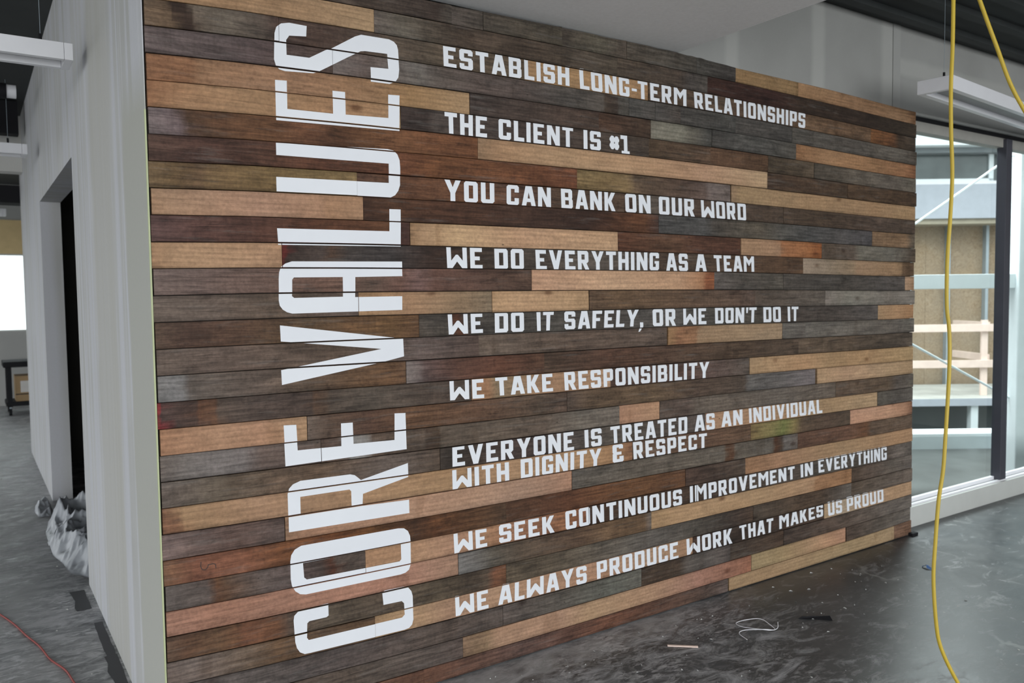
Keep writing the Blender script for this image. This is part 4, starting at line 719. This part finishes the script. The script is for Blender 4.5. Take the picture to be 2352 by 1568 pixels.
G = {
 'A': (.80, [dg(0, .22, 0, 1), dg(.55, .33, 0, 1), bar(.22, .58, 1-t_, 1), bar(.15, .65, .20, .38)]),
 'B': (.70, [bar(0, s_, 0, 1), bar(0, .70, 0, t_, 'b'), bar(0, .68, 1-t_, 1, 'c'), bar(0, .66, .42, .58), bar(.46, .70, .0, .52, 'bc'), bar(.44, .68, .48, 1, 'bc')]),
 'C': (.68, [bar(0, s_, 0, 1, 'ad'), bar(.09, .68, 0, t_, 'b'), bar(.09, .68, 1-t_, 1, 'c'), bar(.44, .68, .0, .36, 'b'), bar(.44, .68, .64, 1, 'c')]),
 'D': (.70, [bar(0, s_, 0, 1), bar(0, .64, 0, t_), bar(0, .64, 1-t_, 1), bar(.46, .70, 0, 1, 'bc')]),
 'E': (.64, [bar(0, s_, 0, 1), bar(0, .64, 0, t_), bar(0, .62, 1-t_, 1), bar(0, .50, .41, .59)]),
 'F': (.62, [bar(0, s_, 0, 1), bar(0, .62, 1-t_, 1), bar(0, .50, .40, .58)]),
 'G': (.68, [bar(0, s_, 0, 1, 'ad'), bar(.09, .68, 0, t_, 'b'), bar(.09, .68, 1-t_, 1, 'c'), bar(.44, .68, 0, .52, 'b'), bar(.36, .68, .38, .52), bar(.44, .68, .68, 1, 'c')]),
 'H': (.70, [bar(0, s_, 0, 1), bar(.46, .70, 0, 1), bar(0, .70, .40, .60)]),
 'I': (.24, [bar(0, s_, 0, 1)]),
 'K': (.72, [bar(0, s_, 0, 1), dg(.14, .45, .42, 1, .26), dg(.46, .16, 0, .60, .26)]),
 'L': (.58, [bar(0, s_, 0, 1), bar(0, .58, 0, t_)]),
 'M': (.92, [bar(0, s_, 0, 1), bar(.68, .92, 0, 1), [(.0, 1), (.2, 1), (.46, .72), (.46, .36)], [(.92, 1), (.72, 1), (.46, .72), (.46, .36)]]),
 'N': (.76, [bar(0, s_, 0, 1), bar(.52, .76, 0, 1), dg(.50, .0, 0, 1, .26)]),
 'O': (.70, [bar(0, s_, 0, 1, 'ad'), bar(.46, .70, 0, 1, 'bc'), bar(.09, .61, 0, t_), bar(.09, .61, 1-t_, 1)]),
 'P': (.68, [bar(0, s_, 0, 1), bar(0, .60, 1-t_, 1), bar(0, .60, .32, .50), bar(.44, .68, .32, 1, 'bc')]),
 'R': (.72, [bar(0, s_, 0, 1), bar(0, .60, 1-t_, 1), bar(0, .60, .36, .54), bar(.44, .68, .36, 1, 'bc'), dg(.47, .24, 0, .45, .26)]),
 'S': (.68, [bar(0, s_, .42, 1, 'ad'), bar(.44, .68, 0, .58, 'bc'), bar(.06, .62, .41, .59), bar(.09, .68, 1-t_, 1, 'c'), bar(.44, .68, .70, 1, 'c'), bar(0, .60, 0, t_, 'a'), bar(0, s_, 0, .30, 'a')]),
 'T': (.66, [bar(0, .66, 1-t_, 1), bar(.21, .45, 0, 1)]),
 'U': (.70, [bar(0, s_, 0, 1, 'a'), bar(.46, .70, 0, 1, 'b'), bar(.09, .61, 0, t_)]),
 'V': (.80, [dg(.275, .0, 0, 1), dg(.275, .55, 0, 1)]),
 'W': (1.02, [bar(0, .22, 0, 1), bar(.80, 1.02, 0, 1), [(.0, 0), (.24, 0), (.51, .34), (.51, .66), (.46, .66), (.2, .36)], [(1.02, 0), (.78, 0), (.51, .34), (.51, .66), (.56, .66), (.82, .36)]]),
 'Y': (.80, [bar(.28, .52, 0, .46), [(0, 1), (.26, 1), (.44, .58), (.52, .42), (.30, .36)], [(.80, 1), (.54, 1), (.36, .58), (.28, .42), (.50, .36)]]),
 '&': (.62, [bar(0, s_, .46, 1, 'ad'), bar(0, s_, 0, .56, 'ad'), bar(.09, .62, 0, t_, 'b'), bar(.09, .58, 1-t_, 1, 'c'), bar(.36, .60, .74, 1, 'c'), bar(.38, .62, 0, .34, 'b'), bar(.10, .50, .42, .58)]),
 '#': (.80, [bar(.08, .38, 0, 1, 'abcd', .08), bar(.44, .74, 0, 1, 'abcd', .08), bar(0, .80, .56, .88, 'abcd', .08), bar(0, .80, .12, .44, 'abcd', .08)]),
 '1': (.62, [bar(.24, .50, 0, 1), bar(0, .40, .80, 1), bar(.06, .66, 0, .17)]),
 ',': (1.0, [bar(.35, 1, .45, 1), [(.35, .5), (1, .5), (.35, 0), (0, 0)]]),
 '-': (.34, [bar(0, .34, .36, .50)]),
 "'": (.20, [[(.02, .62), (.14, .62), (.2, 1), (.0, 1)]]),
}
for w, tl, bl, tr, br in WORDS:
    gap = .16; x = 0; items = []
    for ch in w:
        gw, ps = G[ch]; g = gap if ch not in "'-" else .07
        items.append((x, ps)); x += gw+g
        if ch in 'AL' : x -= .03
    tot = x-gap if w[-1] not in "'-" else x-.07
    polys = []
    for x, ps in items:
        for p in ps:
            q = []
            for u, v in p:
                u = (u+x)/tot
                # follow long words' perspective-free metre quad
                bx, bz = bl[0]+(br[0]-bl[0])*u, bl[1]+(br[1]-bl[1])*u; tx, tz = tl[0]+(tr[0]-tl[0])*u, tl[1]+(tr[1]-tl[1])*u
                q.append((bx+(tx-bx)*v, bz+(tz-bz)*v))
            polys.append(q)
    paint_obj('painted_word', 'white painted word reading %s' % w if w.isalpha() else 'white painted mark reading %s' % w, polys, .00006)

# ---- drywall walls
T = .14
DY0, DY1, DH = 5.03, 7.35, 2.37          # door opening in the left wall
wl = MB().box((XL-.002, YP+.003, 0), (XL+.0005, DY0, 3.6)).box((XL-.001, YP+.0225, 0), (XL+T, DY0, 3.6)).box((XL-.002, DY1, 0), (XL+T, 9.9, 3.6)).box((XL-.002, DY0, DH), (XL+T, DY1, 3.6))
struct('wall_left', wl, DRY_L)
tag(MB().box((XL-.0045, YP-.001, 0), (XL+.0005, YP+.008, 2.2)).build('trim_2', BEAD), 'green-edged metal corner bead between plank wall and drywall', None, None, 'structure')
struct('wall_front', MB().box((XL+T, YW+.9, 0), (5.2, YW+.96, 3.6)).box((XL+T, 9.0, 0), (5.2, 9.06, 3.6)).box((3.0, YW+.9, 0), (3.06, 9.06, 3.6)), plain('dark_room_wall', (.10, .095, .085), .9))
# upper wall over the planks and the window wall beyond them
WX1 = 9.4
ww = MB().box((XL+T, YW, 2.60), (XR-.01, YW+.14, 3.30)).box((XR-.01, YW, 2.735), (WX1, YW+.14, 3.30)).box((4.9, YW, 0), (XR-.014, YW+.14, 2.60))
struct('wall_right', ww, DRY_M)
struct('trim_3', MB().box((XR-.01, YW-.004, 2.733), (WX1, YW+.02, 2.747)), plain('pale_stop_bead', (.48, .48, .46), .6))
tag(MB().box((XR-.115, YW-.006, 2.735), (XR-.035, YW+.01, 3.28)).build('trim_4', DRY_B), 'raised unfinished drywall corner strip above the planks', None, None, 'structure')
# window
win = struct('window_1', MB().box((XR-.02, YW-.008, 0), (WX1, YW+.10, .138), .003), FRAME_W)
MB().box((XR-.02, YW+.012, .138), (WX1, YW+.03, .150)).build('sill_ridge', WHITE, win)
MB().box((XR-.02, YW+.050, .136), (WX1, YW+.075, .172)).build('glazing_stop', WHITE, win)
MB().box((XR-.02, YW+.03, 2.640), (WX1, YW+.10, 2.708)).build('window_head', plain('grey_window_head', (.34, .33, .30), .6), win)
MB().box((XR-.02, YW+.02, 2.706), (WX1, YW+.10, 2.736)).build('shadow_gap', BLACK, win)
for mx_ in (6.425, 8.62): MB().box((mx_, YW+.004, .15), (mx_+.085, YW+.075, 2.70), .003).build('mullion', MULL, win)
prev = XR-.02
for nx in (6.46, 8.66, WX1):
    MB().box((prev, YW+.058, .15), (nx, YW+.064, 2.66)).build('pane', GLASS, win); prev = nx+.02
struct('trim_5', MB().box((WX1, -8, -.0), (WX1+.12, YW+.14, 3.3)), DRY_B)
# ceilings
struct('ceiling', MB().box((-8, -8, 3.40), (9.5, YW+.14, 3.55)).box((-8, YW+.14, 3.40), (5.3, 15, 3.55)), DECK)
tag(MB().box((2.945, -2.5, 3.27), (9.4, YW-.001, 3.39)).build('trim_6', DECK), 'dark low deck over the window side', None, None, 'structure')
ribs = MB()
for i in range(14): ribs.box((2.95, 2.80-i*.24, 3.235), (9.4, 2.86-i*.24, 3.272))
tag(ribs.build('trim_7', DECK), 'dark steel deck ribs running along the ceiling', None, None, 'structure')
tag(MB().box((XL, -2.5, 2.757), (2.93, YP+.03, 3.3), .004).build('trim_8', SOFF), 'smooth white plaster soffit over the plank wall', None, None, 'structure')

# ---- far left room
FY = 14.7
fr_ = MB().box((-3, FY, 0), (4.5, FY+.2, 1.15)).box((-3, FY, 2.34), (4.5, FY+.2, 3.4)).box((1.9, FY, 1.1), (4.5, FY+.2, 2.4))
struct('wall_far', fr_, DRY_B)
tag(MB().box((-3, FY-.03, 2.34), (4.5, FY-.001, 2.86), 0).build('trim_9', plain('tan_header_board', (.66, .50, .26), .8)), 'tan boarded header above the far window', None, None, 'structure')
w2 = struct('window_2', MB().box((-3, FY+.05, 1.13), (1.95, FY+.12, 1.17)).box((-3, FY+.05, 2.32), (1.95, FY+.12, 2.36)).box((1.87, FY+.05, 1.15), (1.95, FY+.12, 2.34)), FRAME_W)
MB().box((-3, FY+.08, 1.15), (1.9, FY+.086, 2.34)).build('pane', GLASS, w2)
struct('trim_10', MB().box((-3, 9.3, 2.86), (XL+.0, 9.5, 3.4)), drywall_material('bulkhead_board', c0=(.66, .65, .61), c1=(.72, .71, .68)))['label'] = 'pale bulkhead hanging below the dark ceiling'
struct('trim_11', MB().box((-3, 9.9, 2.62), (XL+.3, 10.2, 2.80)), BLACK)['label'] = 'dark steel beam beyond the bulkhead'
struct('trim_12', MB().box((XL+T, 9.06, 0), (4.5, 9.2, 3.6)), DRY_B)

# hanging linear lights
def fixture(name_label, loc, rotz, L=2.4, W=.19, hgt=.075, mirror=1):
    t = empty('pendant_light', loc, rotz); tag(t, name_label, 'light', 'white linear pendant lights')
    a = MB().box((.036, -W/2, 0), (L-.036, -W/2+.035, hgt), .002).box((.036, W/2-.035, 0), (L-.036, W/2, hgt), .002).box((0, -W/2, 0), (.035, W/2, hgt), .002).box((L-.035, -W/2, 0), (L, W/2, hgt), .002).box((.01, -W/2+.01, hgt-.02), (L-.01, W/2-.01, hgt-.002))
    a.build('housing', WHITE, t)
    MB().box((.036, -W/2+.036, .030), (L-.036, W/2-.036, .040)).build('diffuser', TROUGH, t)
    for x in (.12, L-.12):
        MB().tube([(x, 0, hgt-.002), (x, 0, hgt+.05)], .007, 8).build('cable_grip', BLACK, t)
        MB().tube([(x, 0, hgt+.05), (x, 0, 3.26-loc[2])], .0012, 6).build('cable', STUD, t)
    return t
fixture('white linear pendant light before the window wall, right of the planks', (4.52, 2.475, 2.69), math.radians(5.5))
fixture('nearest white pendant light at upper left beside the drywall', (XL-.06-2.4, 4.30, 2.675), 0)
fixture('second white pendant light at far left, lower in view', (XL-.08-2.4, 7.25, 2.70), 0)
fixture('third white pendant light beyond the bulkhead at far left', (-1.98, 11.2, 2.60), 0)
p_ = MB().tube([(-2.5, 7.0, 3.12), (.30, 7.0, 3.12)], .055, 14); pp = p_.build('duct_pipe', BLACK); tag(pp, 'dark pipe with a white end running under the left ceiling', 'pipe')
MB().tube([(.30, 7.0, 3.12), (.36, 7.0, 3.12)], .048, 14).build('pipe_cap', WHITE, pp)
tag(MB().box((-3, 8.6, 3.10), (.45, 8.75, 3.39)).build('ceiling_beam', BLACK), 'black steel ceiling beam in front of the bulkhead', 'beam')

# ---- utility cart with boxes, far left
cy = 13.35
ct = empty('utility_cart', (.42, cy, 0)); tag(ct, 'black two-shelf utility cart with cartons in the far left room', 'cart')
for i, (x, y) in enumerate(((0, 0), (1.0, 0), (0, .5), (1.0, .5))): MB().box((x, y, .12), (x+.06, y+.05, .72), .004).build('post', BLACK, ct)
MB().box((-.04, -.03, .68), (1.1, .58, .76), .01).build('shelf', BLACK, ct); MB().box((-.02, -.01, .13), (1.08, .56, .19), .01).build('shelf', BLACK, ct)
for x, y in ((.03, .03), (1.02, .03), (.03, .52), (1.02, .52)):
    MB().tube([(x-.018, y, .05), (x+.018, y, .05)], .05, 16).build('caster', BLACK, ct)
    MB().box((x-.012, y-.012, .05), (x+.012, y+.012, .13)).build('fork', STUD, ct)
def carton(loc, sz, label):
    b = MB().box((0, 0, 0), sz, .003).build('carton', CARD, None, loc); tag(b, label, 'box')
    MB().box((sz[0]*.15, -.002, sz[2]*.35), (sz[0]*.40, 0, sz[2]*.8)).build('paper_label', PAPER, b)
    MB().box((0, -.001, sz[2]*.26), (sz[0], .0005, sz[2]*.30)).build('tape_line', BLACK, b); return b
carton((.52, cy+.05, .19), (.42, .4, .36), 'brown carton with a white label on the cart\'s lower shelf')
bagm = MB(); ring = []
for i in range(9):
    a = i/8; rr = .20*math.sin(math.pi*min(1, .12+a*.88))*(1-.3*a)+.01
    ring.append((.85+.02*math.sin(a*5), cy+.25, .762+.30*a, rr))
bagm.tube([(x, y, z) for x, y, z, _ in ring], [max(.006, q[3]) for q in ring], 12)
tag(bagm.build('tool_bag', BLACK), 'black slumped bag lying on top of the utility cart', 'bag')

# ---- plastic sheeting heaped in the doorway and dark bundle inside
from mathutils import noise as mnoise
def drape(name, label, x0, x1, y0, y1, hmax, seed, nx=56, ny=110, dirx=1.0):
    """crumpled film lying on the floor: irregular outline, ridged folds, thin gap-free skirt"""
    idx = {}; vs = []; fs = []
    def env(u, v):
        a = 1-abs(2*u-1)**2.6; b_ = 1-abs(2*v-1)**2.2
        return a*b_+.34*mnoise.noise(Vector((u*2.3+seed, v*3.1, 0)))+.10*mnoise.noise(Vector((u*7+seed, v*9, 1)))-.16
    for j in range(ny+1):
        for i_ in range(nx+1):
            u, v = i_/nx, j/ny; e_ = env(u, v)
            if e_ < -.02: continue
            x, y = x0+(x1-x0)*u, y0+(y1-y0)*v
            w_ = .05*mnoise.noise(Vector((x*4+seed, y*4, 3)))
            q1 = 1-abs(mnoise.noise(Vector(((x+w_)*9*dirx+seed, (y+w_)*3.2, .5))))*2.2
            q2 = 1-abs(mnoise.noise(Vector(((x-y*.5)*14+seed, (y+x)*7, 2.5))))*2.0
            q3 = 1-abs(mnoise.noise(Vector((x*30+seed, y*22, 4.5))))*2
            s_ = min(1, max(0, e_*1.7))
            h = s_*(.22+.5*max(0, q1)+.3*max(0, q2)+.10*max(0, q3))*hmax*(.45+.55*v)
            idx[(i_, j)] = len(vs); vs.append((x, y, max(.003, h)))
    for j in range(ny):
        for i_ in range(nx):
            k = [(i_, j), (i_+1, j), (i_+1, j+1), (i_, j+1)]
            if all(q in idx for q in k): fs.append(tuple(idx[q] for q in k))
    mb = MB(); mb.add(vs, fs, True); o = mb.build(name, SHEET); tag(o, label, 'plastic sheet'); return o
drape('plastic_sheet', 'heaped cloudy plastic sheeting spilling from the doorway onto the floor', .365, .98, 5.02, 6.85, .24, 4.0, 110, 200)
drape('plastic_sheet', 'small crumpled scrap of plastic sheeting beyond the doorway heap', .36, .48, 6.80, 7.30, .10, 8.0, 50, 90)
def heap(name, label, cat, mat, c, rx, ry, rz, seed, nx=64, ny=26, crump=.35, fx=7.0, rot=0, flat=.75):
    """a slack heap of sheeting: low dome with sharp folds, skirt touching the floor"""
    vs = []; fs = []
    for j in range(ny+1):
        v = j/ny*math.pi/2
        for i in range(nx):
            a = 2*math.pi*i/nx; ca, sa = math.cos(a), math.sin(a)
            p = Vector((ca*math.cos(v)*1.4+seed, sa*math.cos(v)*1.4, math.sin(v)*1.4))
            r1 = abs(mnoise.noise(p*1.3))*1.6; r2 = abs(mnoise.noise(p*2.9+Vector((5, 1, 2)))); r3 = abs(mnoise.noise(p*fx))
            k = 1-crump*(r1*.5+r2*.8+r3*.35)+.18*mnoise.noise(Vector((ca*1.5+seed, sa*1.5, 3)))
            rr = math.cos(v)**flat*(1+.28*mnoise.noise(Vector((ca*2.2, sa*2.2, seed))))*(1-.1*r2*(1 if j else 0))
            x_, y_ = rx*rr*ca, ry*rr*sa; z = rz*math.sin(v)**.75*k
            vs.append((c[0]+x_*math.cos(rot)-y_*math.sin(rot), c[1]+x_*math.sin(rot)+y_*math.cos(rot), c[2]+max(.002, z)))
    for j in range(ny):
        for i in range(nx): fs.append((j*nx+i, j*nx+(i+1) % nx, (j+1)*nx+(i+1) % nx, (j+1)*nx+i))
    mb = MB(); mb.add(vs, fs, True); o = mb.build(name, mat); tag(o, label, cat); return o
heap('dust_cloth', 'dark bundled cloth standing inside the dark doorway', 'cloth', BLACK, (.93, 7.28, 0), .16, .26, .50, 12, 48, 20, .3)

# ---- cords
ycord = catmull([(2.40, 1.26, 3.26), (2.372, 1.250, 2.75), (2.364, 1.244, 2.454), (2.355, 1.239, 2.281), (2.346, 1.237, 2.157), (2.341, 1.232, 2.034), (2.340, 1.226, 1.91), (2.329, 1.224, 1.786), (2.317, 1.224, 1.663), (2.311, 1.22, 1.539), (2.313, 1.213, 1.465), (2.309, 1.209, 1.354), (2.293, 1.208, 1.169), (2.283, 1.208, 1.07), (2.269, 1.212, .983), (2.255, 1.212, .86), (2.247, 1.211, .761), (2.248, 1.202, .638), (2.258, 1.191, .563), (2.293, 1.161, .466), (2.345, 1.12, .36), (2.42, 1.05, .22), (2.52, .93, .09), (2.66, .76, .012), (2.85, .55, .006), (3.1, .3, .006)], 8)
tag(MB().tube(ycord, .0053, 12).build('power_cord', YEL), 'yellow power cord hanging down in front of the planks\' right end', 'cord')
y2 = catmull([(2.40, 1.235, 3.26), (2.402, 1.225, 2.75), (2.411, 1.213, 2.453), (2.424, 1.201, 2.403), (2.439, 1.186, 2.341), (2.459, 1.168, 2.267), (2.486, 1.144, 2.167), (2.517, 1.117, 2.086), (2.561, 1.082, 1.993), (2.68, .98, 1.80), (2.9, .8, 1.62), (3.2, .55, 1.60), (3.6, .3, 1.9), (3.8, .15, 3.26)], 8)
tag(MB().tube(y2, .0053, 12).build('power_cord', YEL), 'second yellow cord slanting away to the upper right corner', 'cord')
rc = catmull([(-.4, 5.9, .004), (-.08, 5.3, .004), (.074, 4.801, .004), (.130, 4.60, .004), (.168, 4.421, .004), (.212, 4.24, .004), (.241, 4.057, .004), (.285, 3.90, .004), (.304, 3.748, .004), (.34, 3.4, .004), (.30, 2.9, .004)], 8)
tag(MB().tube(rc, .004, 8).build('power_cord', RED), 'thin red cord lying across the dusty floor at lower left', 'cord')
wr = catmull([(2.892, 2.41, .003), (2.915, 2.475, .004), (2.955, 2.475, .01), (3.03, 2.425, .012), (3.075, 2.40, .008), (3.09, 2.44, .015), (3.10, 2.50, .02), (3.065, 2.545, .012), (3.0, 2.565, .004), (2.985, 2.52, .004), (3.02, 2.45, .008), (3.06, 2.41, .006), (3.10, 2.405, .008), (3.135, 2.43, .02)], 8)
tag(MB().tube(wr, .0018, 6).build('wire_scrap', WHITE), 'looped scrap of white wire on the dark floor below the planks', 'wire')
tag(MB().box((0, 0, 0), (.135, .012, .006), .001).build('wood_sliver', PINKWOOD, None, (2.548, 2.570, .001), math.radians(-41)), 'thin pinkish wood sliver lying near the white wire', 'scrap')
tag(MB().add([(0, 0, .001), (.16, -.018, .001), (.155, .012, .014), (.02, .006, .010)], [(0, 1, 2, 3)]).add([(0, 0, .001), (.02, .006, .010), (.155, .012, .014), (.16, -.018, .001), (.10, .02, .001)], [(0, 1, 4), (2, 4, 3)]).build('shim', BLACK, None, (3.285, 2.43, 0), math.radians(-38)), 'black pointed shim lying on the floor right of the white wire', 'scrap')
tag(MB().add([(0, 0, .002), (.02, .0, .004), (.03, .03, .016), (.01, .03, .022), (-.006, .02, .010)], [(0, 1, 2, 3, 4)]).add([(.01, .03, .022), (.03, .03, .016), (.02, .06, .004), (.0, .05, .002)], [(0, 1, 2, 3)]).build('tape_scrap', plain('blue_tape', (.06, .13, .30), .6), None, (4.475, 2.43, 0)), 'blue tape scrap on the floor behind the yellow cord', 'scrap')
tag(MB().box((XR-.03, YP-.03, 0), (XR+.035, YP+.004, .02), .004).build('block', BLACK), 'small black block at the foot of the planks\' right end', 'block')
# crumbs of plaster and splinters on the floor
rnd = random.Random(3); dm = MB()
for i in range(240):
    x = rnd.uniform(1.0, 4.6); y = 2.80-abs(rnd.gauss(0, .42))
    if i % 3 == 0: x, y = rnd.uniform(-.4, .45), rnd.uniform(3.2, 9)
    s = rnd.uniform(.002, .007); q = [(x+rnd.uniform(-s, s)*1.6, y+rnd.uniform(-s, s)*1.6, .0005) for _ in range(3)]
    dm.add(q+[(x, y, s*.9)], [(0, 1, 3), (1, 2, 3), (2, 0, 3), (0, 2, 1)])
d_ = dm.build('plaster_crumbs', plain('plaster_crumb', (.5, .5, .48), .9)); tag(d_, 'scattered pale plaster crumbs and splinters on the floor', 'debris', None, 'stuff')
# dark bare strips on the floor where tape masked the dust
tp = MB(); 
for y0, y1, x0, x1 in ((4.62, 4.95, .405, .47), (3.95, 4.40, .455, .492), (3.42, 3.95, .44, .492), (2.95, 3.30, .46, .492)):
    n_ = 6; L = []; Rr = []
    for i in range(n_+1):
        y = y0+(y1-y0)*i/n_; L.append((x0+rnd.uniform(-.008, .008), y, .0012)); Rr.append((x1+rnd.uniform(-.003, .003), y, .0012))
    tp.add(L+Rr, [(i, i+1, n_+2+i, n_+1+i) for i in range(n_)])
tag(tp.build('trim_13', plain('bare_dark_slab', (.055, .055, .06), .6)), 'dark dust-free strips of slab along the drywall', None, None, 'structure')

# ---------------------------------------------------------------- outside, seen through the glass (frame turned square to the view)
def ext(name, label, cat, group=None): 
    e = empty(name, (0, 0, 0), -YAW); tag(e, label, cat, group); return e
# local x = across the view, local y = depth
bl = ext('neighbour_building', 'timber sheathed building across the yard with grey band and windows', 'building')
for i in range(6):
    x0 = 4.2+i*1.22; MB().box((x0+.002, 13.0, -.1), (x0+1.218, 13.02, 2.66)).build('sheathing_panel', OSB, bl)
MB().box((4.2, 13.02, -1), (11.5, 13.1, 5)).build('core_wall', BACKING, bl)
for i in range(11):
    x = 5.06+.609*i+.05; MB().box((x, 12.90, .0), (x+.045, 12.998, 2.62)).build('stud', STUD, bl)
MB().box((3.6, 12.55, 2.62), (12, 13.0, 2.70)).build('soffit_edge', TAN, bl)
MB().box((3.6, 12.5, 2.70), (12, 12.99, 3.22)).build('grey_band', BLUEGREY, bl)
MB().box((3.6, 12.52, 3.22), (12, 12.97, 3.27)).build('sill', WHITE, bl)
for x in (4.15, 5.95, 7.55, 9.1):
    f = MB().box((x, 12.56, 3.27), (x+.07, 12.62, 3.80)).box((x+1.42, 12.56, 3.27), (x+1.49, 12.62, 3.80)).box((x, 12.56, 3.27), (x+1.49, 12.62, 3.31)).build('window_frame', STEEL_W, bl)
    MB().box((x+.07, 12.59, 3.31), (x+1.42, 12.60, 3.80)).build('pane', DARKGLASS, f)
MB().box((3.6, 12.63, 3.27), (12, 12.95, 3.9)).build('upper_wall', plain('grey_green_wall', (.17, .19, .19), .8), bl)
MB().box((3.6, 12.40, 3.68), (12, 12.9, 3.76)).build('eave', plain('grey_eave', (.22, .24, .25), .7), bl)
MB().box((3.6, 12.20, 3.76), (12, 12.8, 3.98)).build('fascia', FASCIA, bl)
pf = MB().box((-.0, 0, 0), (8, 1.76, .10), .004).build('platform', SLAB, None, (math.sin(YAW)*11.12+math.cos(YAW)*3.8, math.cos(YAW)*11.12-math.sin(YAW)*3.8, 0), -YAW)
tag(pf, 'pale concrete platform slab in front of the timber sheathing', 'platform'); MB().box((0, -.012, .0), (8, -.001, .101)).build('edge_angle', BLUEGREY, pf)
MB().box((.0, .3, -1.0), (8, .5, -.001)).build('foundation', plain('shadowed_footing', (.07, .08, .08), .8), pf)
for x in (1.2, 2.55, 3.9, 5.2): MB().box((x, .02, -1.0), (x+.1, .12, -.001)).build('pier', STEEL_W, pf)
gr = ext('guardrail', 'raw pink lumber guardrail standing on the concrete platform', 'railing')
for i in range(4):
    x = 6.66+1.9*(i-1); MB().box((x, 11.45, .10), (x+.089, 11.488, 1.17), .002).build('post', PINKWOOD, gr)
for z in (.50, 1.01): MB().box((4.0, 11.41, z), (12, 11.449, z+.105), .002).build('rail', PINKWOOD, gr)
for z in (.58, 1.04): MB().box((6.76, 11.49, z), (6.80, 12.4, z+.10), .002).build('return_rail', PINKWOOD, gr)
sf = ext('steel_frame', 'white primed steel frame with crossed rods just outside the glass', 'frame')
MB().box((4.945, 7.9, -1), (5.30, 8.15, 4.6), .01).build('column', STEEL_W, sf)
MB().box((2.0, 7.95, 1.605), (9, 8.1, 1.745), .004).build('beam', STEEL_W, sf)
MB().box((2.0, 8.35, -.06), (9, 8.55, .075), .004).build('beam', STEEL_W, sf); MB().box((2.0, 8.30, .075), (9, 8.6, .112), .004).build('beam_flange', FASCIA, sf)
MB().tube([(2.9, 8.02, 1.50), (5.06, 8.02, 2.99)], .0115, 8).build('brace_rod', FASCIA, sf)
MB().tube([(2.9, 8.02, 1.66), (4.83, 8.02, .58), (5.4, 8.02, .26)], .0115, 8).build('brace_rod', STEEL_W, sf)
MB().tube([(5.06, 8.02, 2.99), (6.4, 8.02, 3.9)], .0115, 8).build('brace_rod', FASCIA, sf)
MB().prism([(5.05, -.05), (5.30, -.05), (5.9, .62), (5.9, .80), (5.05, .55)], 1, 7.96, 8.02).build('gusset', STEEL_W, sf)
gd = MB().box((-2, 6.5, -.62), (16, 14, -.55)).build('trim_14', CONC, None, (0, 0, 0), -YAW)
tag(gd, 'dark wet concrete yard outside the window', None, None, 'structure')
